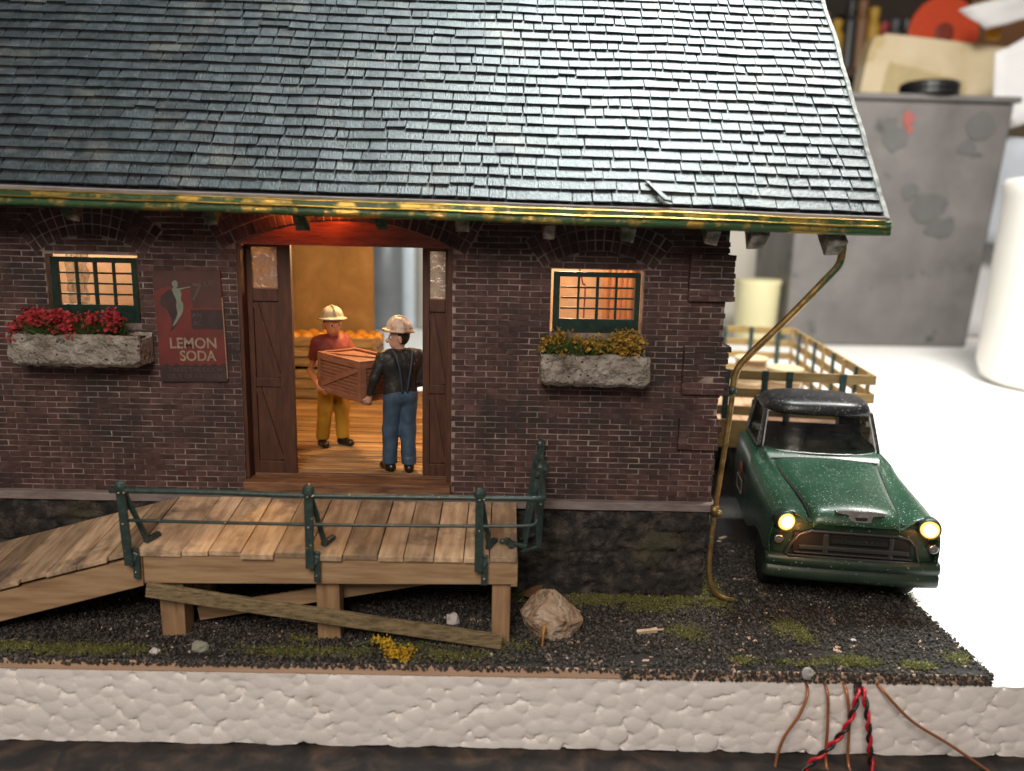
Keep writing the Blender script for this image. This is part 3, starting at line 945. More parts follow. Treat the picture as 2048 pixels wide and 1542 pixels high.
# interior shell
mb = MB()
y = .225
while y < 5.02:
    wd = random.uniform(.085, .135)
    mb.box(((-3.6 + 2.2) / 2, y + wd / 2, 1.30 + random.uniform(-.006, .006)), (5.8, wd - .020, .12), None, 0, .003)
    y += wd
mb.b2(-8.0, 2.2, .17, 5.0, 1.17, 1.235)
part(mb, 'plank_floor', MT['floorwood'], bevel=.006)
mb = MB().b2(-3.72, -3.62, .17, 5.0, 1.24, 4.6)
part(mb, 'partition_wall', MT['inwall'])
mb = MB().b2(-8.0, -3.73, 2.3, 2.4, 1.24, 4.6)
part(mb, 'side_room_wall', MT['peach'])
mb = MB().b2(.2, 2.19, 4.3, 4.38, 1.36, 4.6)
part(mb, 'room_screen', MT['peach'])
mb = MB()
for i in range(5):
    mb.tube([(1.62 + .10 * i, 4.16, 1.4), (1.60 + .10 * i + .02 * math.sin(i), 4.18, 3.0), (1.62 + .10 * i, 4.17, 4.55)], .06, 8)
part(mb, 'hanging_strip', basic((.56, .26, .10)), smooth=True)
mb = MB().tube(catmull([(.93, 1.4, 4.5), (.92, 1.38, 4.0), (.90, 1.4, 3.8), (.96, 1.42, 3.55), (.99, 1.4, 3.4), (.95, 1.4, 2.0)]), .010, 6)
part(mb, 'lamp_wire', MT['wire_red'], smooth=True)
mb = MB().b2(-8.0, 2.19, .17, 5.0, 4.6, 4.66)
part(mb, 'ceiling', MT['ceil'])
# crinkled clear film behind the left window
P = [[(-5.1 + .33 * u + .05 * nz(u * 5, v * 6), .55 + .16 * nz(u * 7, v * 5, 2), 2.9 + 1.0 * v) for v in np.linspace(0, 1, 26)] for u in np.linspace(0, .7, 12)]
part(MB().grid(P), 'crinkled_film', glass('crinkled_film', (.9, .9, .88), .55, .12, .6, (.7, .68, .62), .3))

# windows: sash frame, muntins, panes
def window(W_, tilt):
    x0, x1, z0, z1 = W_
    mb = MB()
    y0, y1 = .03, .09
    zl = z0 + .24          # lower sash stays dark
    zl = z1 - .545
    f_ = .055
    a, b = x0 + .03, x1 - .035
    mb.b2(a, a + f_ + .015, y0, y1, z0, z1 - .03).b2(b - f_, b, y0, y1, z0, z1 - .03).b2(a + f_ + .015, b - f_, y0, y1, z1 - .03 - f_, z1 - .03)
    mb.b2(a + f_ + .015, b - f_, y0, y1, z0, zl)
    ia, ib = a + f_ + .015, b - f_
    zt = z1 - .03 - f_
    for k in range(1, 4):
        x = ia + (ib - ia) * k / 4
        hw = .016 if k == 2 else .012
        mb.b2(x - hw, x + hw, y0 + .008, y1 - .01, zl, zt)
        z = zl + (zt - zl) * k / 4
        for q in range(4):
            xa = ia + (ib - ia) * q / 4 + .012; xb = ia + (ib - ia) * (q + 1) / 4 - .012
            mb.b2(xa, xb, y0 + .012, y1 - .014, z - .010, z + .010)
    o = part(mb, 'window_frame', MT['sash'], bevel=.004)
    g_ = MB().b2(ia - .01, ib + .01, .066, .070, zl - .01, zt + .01)
    g_.v = [(p[0] + 1.8, p[1], p[2]) for p in g_.v]
    g_.build('pane', MT['pane'], o)
window(W1, 0); window(W2, 0)

# door leaves
def door(x0, x1, y0, px0, px1, pz0, pz1, flip):
    z0, z1 = 1.345, 4.0
    mb = MB()
    mb.b2(x0, px0, y0, y0 + .07, z0, z1).b2(px1, x1, y0, y0 + .07, z0, z1).b2(px0, px1, y0, y0 + .07, pz1, z1)
    mb.b2(px0, px1, y0, y0 + .07, pz0 - .14, pz0)
    mb.b2(px0, px1, y0 + .025, y0 + .065, z0 + .16, pz0 - .14)
    mb.b2(px0, px1, y0, y0 + .07, z0, z0 + .16)
    mid = (z0 + .16 + pz0 - .14) / 2
    mb.b2(px0, px1, y0 + .004, y0 + .055, mid - .05, mid + .05)
    o = part(mb, 'door_leaf', MT['door'], bevel=.006)
    for (za, zb) in ((mid + .06, pz0 - .16), (z0 + .18, mid - .06)):
        k = MB()
        p, q = ((px0 + .02, zb), (px1 - .02, za)) if not flip else ((px0 + .02, zb), (px1 - .02, za))
        k.bar((p[0] + 1.8, y0 + .012, p[1]), (q[0] + 1.8, y0 + .012, q[1]), .06, .024, (0, -1, 0))
        k.build('brace', MT['door'], o)
    g_ = MB()
    N1 = 14
    P = [[(px0 + 1.8 - .004 + (px1 - px0 + .008) * i / N1 , y0 + .035 + .006 * nz(i * .7, j * .6), pz0 - .004 + (pz1 - pz0 + .008) * j / N1) for j in range(N1 + 1)] for i in range(N1 + 1)]
    g_.grid(P)
    g_.build('door_pane', MT['frost'], o, smooth=True, solid=.006)
door(-2.904, -2.41, .17, -2.84, -2.56, 3.50, 3.96, False)
door(-.945, -.657, .17, -.865, -.69, 3.42, 3.95, True)
part(MB().b2(-2.949, -2.906, .012, .26, 1.338, 3.995), 'door_jamb', MT['door'], bevel=.006)
part(MB().b2(-.655, -.602, .012, .26, 1.338, 3.995), 'door_jamb', MT['door'], bevel=.006)
poly = [(DX0 + .003, 3.99)] + [(AD.cx + (AD.R - .004) * math.sin(a), AD.cz + (AD.R - .004) * math.cos(a)) for a in np.linspace(-AD.ha, AD.ha, 25)] + [(DX1 - .003, 3.99)]
part(MB().prism(poly, -.001, .10), 'lintel', MT['lintel'])
mb = MB().b2(DX0, DX1, -.11, .16, 1.205, 1.335).b2(DX0 + .05, DX1 - .05, .165, .22, 1.30, 1.362)
part(mb, 'threshold', MT['sill'], bevel=.012)

# rafter tails
RA = R(48.5)
def roofz(x): return 4.452 - .0125 * x
for i, (x, gr, dz) in enumerate(((-4.4, 1, 0), (-2.98, 1, 0), (-2.08, 1, -.03), (-1.28, 1, .01), (-.46, 0, .02), (.41, 0, -.02), (1.2, 1, -.02), (2.05, 0, -.02), (2.52, 0, -.05), (3.3, 0, -.08))):
    mb = MB()
    d = Vector((0, math.cos(RA), math.sin(RA))); n = Vector((0, math.sin(RA), -math.cos(RA)))
    st = Vector((x, -.70, roofz(x) + dz)) + n * .13 + Vector((0, -.02, -.15))
    wd = random.uniform(.10, .15) if x < 2.3 else random.uniform(.16, .2)
    mb.bar(st, st + d * (1.0 if x < 2.3 else 1.5), wd, .22, tuple(-n), 0, 7, .016)
    o = part(mb, 'rafter_tail', MT['tail_green'] if gr else MT['tail'], bevel=.01)
    if gr: o['label'] = 'green painted rafter end with chipped tip'

# roof: boards under, every slate laid in one mesh, gutter and fascia as sub-parts
CA, SA = math.cos(RA), math.sin(RA)
RX0, RX1, RLEN = -7.2, 3.72, 4.9
def rp(x, s, h=0):
    sag = .020 * nz(x * .55, s * .8, 1.3) + .012 * nz(x * 2.1, s * 2.3, 5.7)
    y = -.72 + s * CA - (h + sag) * SA
    z = roofz(x) + s * SA + (h + sag) * CA
    return (x + (.02 * nz(s * 2, 9.1) if x > 3.6 else 0), y, z)
def roof():
    mb = MB()
    P = [[rp(x, s, -.02) for s in np.linspace(-.03, RLEN, 40)] for x in np.linspace(RX0, RX1 - .02, 60)]
    mb.grid(P)
    P = [[(p[0], p[1] + .03, p[2] - .10) for p in row] for row in P]
    mb.grid(P)
    yr = -.72 + RLEN * CA; zr = roofz(0) + RLEN * SA
    mb.add([(RX0, yr, zr), (RX1, yr, zr), (RX1, yr * 2 + .72, 4.42), (RX0, yr * 2 + .72, 4.42)], [(0, 1, 2, 3)])
    ro = part(mb, 'roof', MT['roof_under'])
    mb = MB()
    e = .1535
    rows = int(RLEN / e)
    for i in range(rows):
        s0 = i * e + .055
        x = RX0 + random.uniform(0, .2)
        wob = random.uniform(0, 9)
        while x < RX1 - .02:
            r_ = random.random()
            wd = .205 * random.uniform(.86, 1.16) if r_ < .8 else (.13 if r_ < .9 else .33)
            if nz(x * .6, i * .3, 7) < -.12 and random.random() < .4: wd *= 1.7
            x1 = min(x + wd, RX1)
            if RX1 - x1 < .06: x1 = RX1
            g_ = random.choice((.006, .009, .012, .015, .019))
            lift = .037 + random.uniform(-.003, .003)
            ds = .008 * nz(x * .7, wob) + random.uniform(-.0025, .0025)
            if random.random() < .012: ds += .03
            tw = random.uniform(-.0025, .0025)
            xa, xb = x + g_ / 2, x1 - g_ / 2
            sk = random.uniform(-.006, .006)
            P = [rp(xa, s0 + ds + tw, lift - .024), rp(xb, s0 + ds - tw, lift - .024), rp(xa + sk, s0 + e + .035, -.012), rp(xb + sk, s0 + e + .035, -.012),
                 rp(xa, s0 + ds + tw, lift + random.uniform(-.003, .003)), rp(xb, s0 + ds - tw, lift + random.uniform(-.003, .003)), rp(xa + sk, s0 + e + .035, .008), rp(xb + sk, s0 + e + .035, .008)]
            mb.hexa(P)
            x = x1
    # a lifted, cracked sliver of slate near the eave
    P = [rp(1.36, .34, .03), rp(1.40, .33, .03), rp(1.52, .05, .07), rp(1.60, .04, .06), rp(1.36, .34, .045), rp(1.40, .33, .045), rp(1.52, .05, .1), rp(1.60, .04, .09)]
    mb.hexa(P)
    mb.v = [(p[0] + 1.8, p[1], p[2]) for p in mb.v]
    mb.build('slate_covering', MT['slate'], ro)
    mb = MB()
    P = [[tuple(Vector(rp(RX1 + dx, s, h))) for (dx, h) in ((-.012, .045), (.035 + .008 * nz(s * 9, 2), .04 + .006 * nz(s * 7, 4)), (.04 + .008 * nz(s * 8, 3), -.09), (-.012, -.09))] for s in np.linspace(-.03, RLEN, 90)]
    mb.grid(P, 0, cv=True)
    mb.add([P[0][k] for k in range(4)], [(0, 1, 2, 3)])
    mb.v = [(p[0] + 1.8, p[1], p[2]) for p in mb.v]
    mb.build('rake_board', MT['rake'], ro)
    mb = MB()
    P = [[(x, -.735 + dy + .004 * nz(x * 3, 1), roofz(x) + dz + .012 * nz(x * .55, 0, 1.3)) for (dy, dz) in ((.03, .02), (-.035, .012), (-.045, -.07), (.03, -.07))] for x in np.linspace(RX0, RX1, 120)]
    mb.grid(P, 0, cv=True)
    mb.add([P[-1][k] for k in range(4)], [(0, 1, 2, 3)])
    mb.v = [(p[0] + 1.8, p[1], p[2]) for p in mb.v]
    mb.build('fascia_board', MT['fascia'], ro)
    # gutter: trough with three mouldings
    prof = [(-.03, -.045), (-.085, -.04), (-.10, -.028), (-.112, -.040), (-.105, -.058), (-.118, -.072), (-.130, -.085), (-.118, -.100), (-.122, -.125), (-.128, -.15), (-.105, -.172), (-.06, -.178), (-.02, -.165)]
    for nm, mt_, rngx in (('gutter', MT['gutter'], None),):
        P = []
        for x in np.linspace(RX0, RX1 + .015, 200):
            P.append([(x, -.74 + a * (1 + .05 * nz(x * 2.1, k * .3)) + .008 * nz(x * 1.3, 3), roofz(x) + b + .006 * nz(x * 2.7, k * .4, 2) + .012 * nz(x * .55, 0, 1.3)) for k, (a, b) in enumerate(prof)])
        mb = MB().grid(P)
        mb.add([P[-1][k] for k in range(len(prof))], [tuple(range(len(prof)))])
        mb.v = [(p[0] + 1.8, p[1], p[2]) for p in mb.v]
        mb.build(nm, mt_, ro, smooth=True)
    mb = MB()
    for (k, rr) in ((2, .009), (6, .010)):
        pts = [(P[i][k][0] + 1.8, P[i][k][1] - .004, P[i][k][2]) for i in range(0, 200, 2)]
        mb.tube(pts, rr, 6)
    mb.build('gutter_moulding', MT['brass'], ro, smooth=True)
roof()

# drainpipe
pts = catmull([(3.46, -.42, 4.16), (3.46, -.42, 4.03), (3.44, -.41, 3.92), (3.36, -.38, 3.80), (3.0, -.25, 3.32), (2.70, -.14, 2.95), (2.585, -.10, 2.78), (2.545, -.09, 2.66), (2.535, -.09, 2.50)], 8)
mb = MB().tube(pts, .040, 12)
mb.tube(catmull([(2.535, -.09, 2.51), (2.52, -.09, 2.2), (2.475, -.09, 1.6), (2.445, -.09, 1.2), (2.42, -.10, .85), (2.405, -.12, .55), (2.41, -.15, .32), (2.46, -.17, .16), (2.56, -.17, .07), (2.72, -.17, .035)], 8), .031, 12)
dp = part(mb, 'drainpipe', MT['pipe'], smooth=True)
mb = MB().tube([(2.43 + 1.8, -.10, 1.16), (2.43 + 1.8, -.10, 1.04)], .05, 10).sphere((2.475 + 1.8, -.14, 1.08), .042).bar((2.40 + 1.8, .0, 1.10), (2.42 + 1.8, -.09, 1.10), .05, .03)
mb.build('pipe_bracket', MT['pipe'], dp, smooth=True)
MB().tube([(2.53 + 1.8, -.09, 2.55), (2.535 + 1.8, -.09, 2.47)], .046, 10).build('pipe_collar', MT['rail'], dp, smooth=True)

# lamps inside and under the eave
lamp('inner_lamp', 'POINT', (-1.6, 1.7, 4.25), 250, (1.0, .60, .24), .12)
lamp('side_room_lamp', 'POINT', (-5.6, 1.0, 4.3), 120, (1.0, .72, .48), .12)
lamp('right_room_lamp', 'POINT', (.9, 2.6, 4.35), 140, (1.0, .70, .48), .12)
for q, e_ in ((-2.32, 7), (-1.86, 8)):
    lamp('eave_lamp', 'POINT', (q, -.15, 4.40), e_, (1.0, .17, .03), .025)

# ------------------------------------------------------------------ sign on the wall
sg = empty('advertising_sign', (-3.46, -.03, 2.47), 0, 'faded red lemon soda sign on the brick wall left of the doorway', 'sign')
sg.rotation_euler = (0, R(-1.2), 0)
MB().box((0, 0, .61), (.735, .022, 1.225)).build('sign_card', [MT['sign_red']], sg, bevel=.002)
MB().box((.371, .001, .48), (.008, .026, .9)).build('card_edge', MT['sign_edge'], sg)
mb = MB()
wav = [(-.366, .0), (.366, .0), (.366, .19)] + [(.366 - .732 * k / 40, .19 + .014 * math.sin(k * 1.1) + .008 * nz(k * .9, 1)) for k in range(1, 40)] + [(-.366, .19)]
mb.prism(wav, -.0135, -.010)
mb.prism([(.02, .60), (.04, .585), (.366, .585), (.366, .80), (.02, .80)], -.0135, -.010)
mb.prism([(-.31, .86), (-.29, .95), (-.2, 1.02), (-.12, 1.0), (-.1, .9), (-.14, .80), (-.11, .70), (-.17, .60), (-.22, .56), (-.19, .68), (-.24, .8)], -.0135, -.010)
mb.build('dark_panel', MT['sign_dark'], sg)
MB().prism([(-.366, 1.0), (-.2, 1.06), (.03, 1.02), (.05, .82), (.366, .82), (.366, 1.222), (-.366, 1.222)], -.0125, -.010).build('faded_panel', MT['sign_brown'], sg)
# slender pale figure with an outstretched arm (plain outline only)
fig = catmull([(-.155, 1.105, 0), (-.12, 1.12, 0), (-.10, 1.10, 0), (-.10, 1.055, 0), (-.115, 1.04, 0), (-.085, 1.025, 0), (-.065, .97, 0), (-.075, .91, 0), (-.055, .86, 0), (-.065, .78, 0), (-.10, .72, 0), (-.15, .65, 0), (-.19, .62, 0),
               (-.16, .68, 0), (-.125, .76, 0), (-.135, .84, 0), (-.125, .90, 0), (-.15, .97, 0), (-.165, 1.02, 0), (-.145, 1.045, 0), (-.16, 1.07, 0), (-.155, 1.105, 0)], 3)[:-1]
mb = MB().prism([(p[0], p[1]) for p in fig][::-1], -.0165, -.0138)
mb.prism([(-.08, 1.015), (.04, 1.045), (.04, 1.055), (-.09, 1.032)], -.0165, -.0138)
mb.build('pale_figure', MT['sign_green'], sg)
text_part('sign_lettering', '7', .27, (.085, -.014, .90), MT['sign_dim'], sg, rot=(R(90), R(8), 0), sx=.8, bold=.004)
text_part('sign_lettering', 'UP', .095, (.245, -.014, 1.05), MT['sign_dim'], sg)
text_part('sign_lettering', 'AN', .078, (.085, -.0145, .715), MT['sign_dim'], sg)
text_part('sign_lettering', 'AC', .078, (.085, -.0145, .625), MT['sign_dim'], sg)
text_part('sign_lettering', 'LEMON', .165, (.02, -.012, .375), MT['sign_cream'], sg, sx=.95, bold=.003)
text_part('sign_lettering', 'SODA', .16, (.06, -.012, .235), MT['sign_cream'], sg, sx=.92, bold=.003)
text_part('sign_lettering', 'TAKES THE OUCH', .072, (.02, -.0145, .11), MT['sign_dim'], sg)
text_part('sign_lettering', 'OUT OF GROUCH', .072, (.02, -.0145, .035), MT['sign_dim'], sg)

# ------------------------------------------------------------------ flower boxes
def planter(x0, x1, zb, zt, petal, label, lean):
    cx = (x0 + x1) / 2
    r = empty('flower_box', (cx, 0, zb), 0, label, 'flower box', 'plaster flower boxes under the windows')
    w_, d, h = x1 - x0, .34, zt - zb
    mb = MB()
    nx, nv = 90, 40
    prof = []
    for (y, z, k) in ((-.05, .0, 6), (-.05 - d * .8, .0, 4), (-.05 - d, .05, 12), (-.05 - d, h, 3), (-.05 - d + .05, h + .004, 2), (-.05 - d + .055, h - .05, 8), (-.08, h - .05, 2), (-.05, h, 0)):
        prof.append((y, z, k))
    line = []
    for a, b in zip(prof[:-1], prof[1:]):
        for q in range(max(1, a[2])):
            t_ = q / max(1, a[2])
            line.append((a[0] + (b[0] - a[0]) * t_, a[1] + (b[1] - a[1]) * t_))
    line.append(prof[-1][:2])
    P = []
    for i in range(nx + 1):
        u = i / nx
        x = -w_ / 2 + w_ * u
        end = min(u, 1 - u) * nx
        row = []
        for (y, z) in line:
            k = .03 * nz(x * 5 + cx, z * 7, y * 3) + .02 * nz(x * 14 + cx, z * 16, y * 9) + .008 * nz(x * 34, z * 36, y * 9)
            rnd = .03 * max(0, 1 - end / 4)
            row.append((x + (.03 * nz(z * 9, y * 7, cx) if end < 3 else 0), y - k + rnd, z + (k * .8 if z < .06 or z > h - .02 else 0) + (rnd if z < .06 else 0)))
        P.append(row)
    mb.grid(P)
    for e in (P[0], P[-1]):
        mb.add(e, [tuple(range(len(e)))])
    mb.build('planter', MT['plaster'], r, smooth=True)
    MB().b2(-w_ / 2 + .05, w_ / 2 - .05, -d + .01, -.06, h - .08, h - .03).build('soil', MT['soil'], r)
    sp = [(random.uniform(-w_ / 2 + .1, w_ / 2 - .12 - lean), random.uniform(-d + .02, -.1), h - .03, .12, .06, 60) for _ in range(16)]
    fibres('foliage', sp, MT['leaf'], r, h=(.14, .30), lean=.7, wd=.007)
    mb = MB()
    for _ in range(66):
        qx = random.uniform(-w_ / 2 + .03, w_ / 2 - .07 - lean); qy = random.uniform(-d - .05, -.06)
        ql = h + random.uniform(.02, .27) * (.65 + .6 * abs(nz(qx * 3 + cx, 2))) + .10 * nz(qx * 4 + cx, 7)
        for _k in range(20):
            c = Vector((qx, qy, ql)) + Vector((random.gauss(0, .04), random.gauss(0, .035), random.gauss(0, .033)))
            a = Vector((random.gauss(0, 1), random.gauss(0, 1), random.gauss(0, 1))).normalized() * random.uniform(.014, .03)
            b = a.orthogonal().normalized() * a.length * random.uniform(.5, 1)
            n = a.cross(b).normalized() * .006
            mb.add([c + a, c + b, c - a, c - b, c + n], [(0, 1, 4), (1, 2, 4), (2, 3, 4), (3, 0, 4), (3, 2, 1, 0)])
    mb.build('blossom', petal, r)
    return r
planter(-5.30, -3.90, 2.66, 3.01, MT['red_petal'], 'pitted grey plaster flower box full of red flowers under the left window', .22)
planter(.38, 1.55, 2.56, 2.91, MT['yellow_petal'], 'pitted white plaster flower box with yellow and green flowers under the right window', 0)

# ------------------------------------------------------------------ wooden ramp
RP = empty('wooden_ramp', (-1.75, -1.2, 0), 0, 'unpainted wooden loading ramp of wide planks on posts before the doorway', 'ramp')
def rpart(mb, name, mats, **kw):
    mb.v = [(p[0] + 1.75, p[1] + 1.2, p[2]) for p in mb.v]
    return mb.build(name, mats, RP, **kw)
mb = MB()
x = .16
def dz(y): return .985 + (y + 1.25) * (1.165 - .985) / 1.19
while x > -3.60:
    wd = random.uniform(.25, .36)
    x0 = max(x - wd, -3.66)
    if x0 + 3.62 < .12: x0 = -3.66
    yf = -1.27 + random.uniform(-.03, .02); yb = -.125
    zt = random.uniform(-.006, .006)
    P = [(x0 + .005, yf, dz(yf) - .055 + zt), (x - .005, yf, dz(yf) - .055 + zt), (x0 + .005, yb, dz(yb) - .055 + zt), (x - .005, yb, dz(yb) - .055 + zt)]
    P += [(p[0], p[1], p[2] + .055 + random.uniform(-.004, .004)) for p in P]
    mb.hexa(P)
    x = x0
rpart(mb, 'deck', MT['wood'], bevel=.006)
mb = MB()
x = -3.668
SLP = .285
while x > -6.4:
    wd = random.uniform(.2, .34)
    x0 = x - wd
    yf = -1.27 + random.uniform(-.02, .03); yb = -.13
    P = []
    for (xx, yy) in ((x0 + .004, yf), (x - .004, yf), (x0 + .004, yb), (x - .004, yb)):
        P.append((xx, yy, dz(yy) - (-3.66 - xx) * SLP - .05))
    P += [(p[0], p[1], p[2] + .05 + random.uniform(-.004, .004)) for p in P]
    mb.hexa(P)
    x = x0
rpart(mb, 'sloping_deck', MT['wood'], bevel=.006)
mb = MB().hexa([(-3.60, -1.25, .625), (.16, -1.25, .685), (-3.60, -1.17, .625), (.16, -1.17, .685), (-3.60, -1.25, .925), (.10, -1.25, .927), (-3.60, -1.17, .925), (.10, -1.17, .927)])
rpart(mb, 'edge_beam', MT['beam'], bevel=.007)
mb = MB().hexa([(-3.61, -1.255, .60), (-3.61, -1.17, .60), (-6.4, -1.17, .60 - 2.79 * SLP), (-6.4, -1.255, .60 - 2.79 * SLP), (-3.61, -1.255, .918), (-3.61, -1.17, .918), (-6.4, -1.17, .918 - 2.79 * SLP), (-6.4, -1.255, .918 - 2.79 * SLP)][0:0] or
               [(-6.4, -1.255, .60 - 2.79 * SLP), (-3.61, -1.255, .60), (-6.4, -1.17, .60 - 2.79 * SLP), (-3.61, -1.17, .60), (-6.4, -1.255, .915 - 2.79 * SLP), (-3.61, -1.255, .915), (-6.4, -1.17, .915 - 2.79 * SLP), (-3.61, -1.17, .915)])
rpart(mb, 'sloping_beam', MT['beam'], bevel=.007)
mb = MB().b2(.10, .165, -1.245, -.12, .66, .925)
rpart(mb, 'end_beam', MT['beam'], bevel=.006)
for yb in (-.75, -.2):
    mb = MB().b2(-3.6, .09, yb, yb + .08, .64, .90)
    rpart(mb, 'joist', MT['beam'], bevel=.006)
for (x0, x1, y0, y1) in ((-3.50, -3.25, -1.165, -.93), (-1.89, -1.65, -1.165, -1.0), (-.085, .10, -1.20, -1.02), (-3.5, -3.3, -.3, -.12), (-.1, .09, -.3, -.12)):
    mb = MB().b2(x0, x1, y0, y1, 0, .68 if y0 > -1.19 else .66, 0, .006)
    rpart(mb, 'post', MT['post'], bevel=.008)
mb = MB().bar((-3.57, -1.285, .575), (.02, -1.31, .085), .05, .15, (0, 0, 1), 0, 9, .004)
rpart(mb, 'loose_brace', MT['oldwood'], bevel=.006, label='weathered mossy diagonal brace slipped to the ground')
mb = MB().bar((-3.2, -.92, .14), (-.12, -.92, .72), .05, .15)
rpart(mb, 'diagonal_brace', MT['beam'], bevel=.006)

# ------------------------------------------------------------------ railing
RL = empty('metal_railing', (-1.75, -1.3, .7), 0, 'green enamelled pipe railing with bolted posts along the ramp edge', 'railing')
def lpart(mb, name, mats, parent=RL, **kw):
    mb.v = [(p[0] + 1.75, p[1] + 1.3, p[2] - .7) for p in mb.v]
    return mb.build(name, mats, parent, **kw)
top = catmull([(-3.83, -1.335, 1.632), (-2.8, -1.33, 1.630), (-1.9, -1.335, 1.618), (-.22, -1.335, 1.628), (.28, -1.335, 1.632)], 5) + catmull([(.34, -1.33, 1.632), (.385, -1.31, 1.635), (.405, -1.26, 1.637), (.408, -.9, 1.64), (.41, -.15, 1.66)], 5)
lpart(MB().tube(top, .029, 10), 'top_rail', MT['rail'], smooth=True)
low = catmull([(-3.72, -1.33, 1.325), (-1.9, -1.33, 1.318), (-.22, -1.33, 1.335), (.27, -1.33, 1.35)], 5) + catmull([(.31, -1.32, 1.355), (.335, -1.29, 1.37), (.34, -1.2, 1.385), (.35, -.5, 1.40), (.36, -.15, 1.42)], 5)
lpart(MB().tube(low, .018, 8), 'lower_rail', MT['rail'], smooth=True)
def rail_post(x, lean=0.0):
    mb = MB()
    # flat upright with a rounded head, clip below bolted on the beam
    mb.bar((x + lean * .3, -1.345, .86), (x - lean, -1.34, 1.66), .085, .045, (0, -1, 0), 0, 6, .002)
    mb.sphere((x - lean, -1.335, 1.665), .062, 12, 0, (1, .8, 1.2))
    mb.bar((x + .055, -1.295, .70), (x + .055, -1.295, 1.02), .065, .04, (0, -1, 0), 0, 3, .002)
    mb.bar((x + .02, -1.32, .90), (x + .055, -1.30, .98), .08, .04, (0, -1, 0))
    # inclined brace down to the deck and its foot
    mb.bar((x - lean + .01, -1.30, 1.62), (x + .10, -1.12, 1.03), .055, .035, (0, -1, 0), 0, 4, .002)
    mb.bar((x + .08, -1.14, 1.03), (x + .16, -.98, 1.06), .06, .045)
    o = lpart(mb, 'railing_post', MT['rail'], bevel=.010)
    for (bx, by, bz) in ((x + .055, -1.318, .77), (x + .055, -1.318, .93), (x - lean * .4, -1.372, 1.30), (x - lean, -1.375, 1.62), (x - lean + .045, -1.36, 1.62)):
        lpart(MB().sphere((bx, by, bz), .014, 8), 'bolt', MT['bolt'], o, smooth=True)
rail_post(-3.70, .03); rail_post(-1.90, 0); rail_post(-.225, .0)
def side_post(y, zt, ball):
    mb = MB()
    mb.bar((.40, y, .78), (.42, y, zt), .075, .05, (0, -1, 0), 0, 5, .003)
    mb.bar((.37, y + .01, zt - .1), (.24, y - .03, .74), .05, .035, (0, -1, 0), 0, 3, .003)
    mb.bar((.20, y - .03, .74), (.40, y, .80), .05, .04)
    mb.sphere((.41, y, zt), .068 if ball else .05, 12, 0, (1, .9, 1.1))
    mb.tube([(.35, y - .05, 1.64), (.47, y + .03, 1.64)], .038, 8)
    o = lpart(mb, 'railing_post', MT['rail'], bevel=.008)
    for bz in (1.30, 1.56):
        lpart(MB().sphere((.41, y - .045, bz), .014, 8), 'bolt', MT['bolt'], o, smooth=True)
side_post(-.52, 1.70, True); side_post(-.14, 1.86, False)
# dropped foot bracket on the deck edge by the corner belongs to the railing
mb = MB().bar((-.02, -1.02, 1.06), (.26, -1.08, 1.03), .05, .04).bar((.06, -.98, 1.05), (.10, -1.14, 1.06), .06, .05).sphere((.05, -1.06, 1.09), .025)
lpart(mb, 'foot_bracket', MT['rail'], bevel=.006)

# ------------------------------------------------------------------ pickup truck
TK = empty('stake_truck', (3.94, -.43, 0), R(-8), 'dusty green vintage stake bed truck with black roof and glowing headlights beside the building', 'truck')
def sect(v, uh, hb, fc, bot, side=.94):
    q = .09 * max(0, 1 - v / 1.68); hb += q; fc += q
    return [(0, v, hb), (uh * .55, v, hb), (uh, v, hb), (uh + .03, v, hb + .01), (uh + (side - uh) * .30, v, fc - .03), (uh + (side - uh) * .58, v, fc), (uh + (side - uh) * .86, v, fc - .05), (side, v, fc - .20), (side + .005, v, .78), (side - .01, v, bot)]
def mirror(rows):
    return [[(-p[0], p[1], p[2]) for p in row[::-1][:-1]] + row for row in rows]
secs = [sect(.13, .47, .90, 1.00, .60, .89), sect(.05, .47, .93, 1.085, .60, .91), sect(.10, .475, .96, 1.11, .58, .92), sect(.25, .49, 1.05, 1.135, .56, .925), sect(.5, .515, 1.10, 1.165, .66), sect(.8, .55, 1.15, 1.195, .70), sect(1.1, .59, 1.20, 1.225, .60),
        sect(1.4, .63, 1.26, 1.26, .45), sect(1.68, .68, 1.33, 1.30, .42), sect(1.74, .70, 1.40, 1.33, .42), sect(1.95, .71, 1.415, 1.36, .42, .92), sect(2.6, .72, 1.42, 1.38, .42, .92), sect(3.08, .72, 1.42, 1.38, .42, .91), sect(3.10, .70, 1.38, 1.34, .45, .88)]
mb = MB().grid(mirror(secs))
e = mirror(secs)
mb.add(e[-1], [tuple(range(len(e[-1])))])
mb.build('body', MT['paint'], TK, smooth=True, sub=2)
# bonnet with its own nose, standing over a dark gap
rows = []
for (v, uh, hc, sh) in ((.05, .455, .965, .955), (.055, .46, 1.00, .985), (.085, .465, 1.06, 1.04), (.16, .468, 1.125, 1.09), (.26, .475, 1.165, 1.12), (.5, .50, 1.205, 1.155), (.8, .535, 1.245, 1.195), (1.1, .575, 1.29, 1.24), (1.4, .615, 1.335, 1.29), (1.62, .655, 1.365, 1.325)):
    bow = .05 if v < .2 else 0.0
    q = .09 * max(0, 1 - v / 1.68); hc += q; sh += q
    rows.append([(0, v - bow * .6, hc), (uh * .30, v - bow * .55, hc - .002), (uh * .60, v - bow * .4, hc - (.018 if v > .2 else .006)), (uh * .86, v - bow * .1, sh + .012), (uh * .97, v, sh - .01), (uh, v, sh - .055)])
mb = MB().grid(mirror(rows))
mb.build('bonnet', MT['paint'], TK, smooth=True, sub=2, solid=.02)
MB().tube([(u, 1.665 - .03 * (u / .7) ** 2, 1.352 - .03 * (u / .7) ** 2) for u in np.linspace(-.66, .66, 15)], .022, 6).build('bonnet_gap', MT['chassis'], TK)
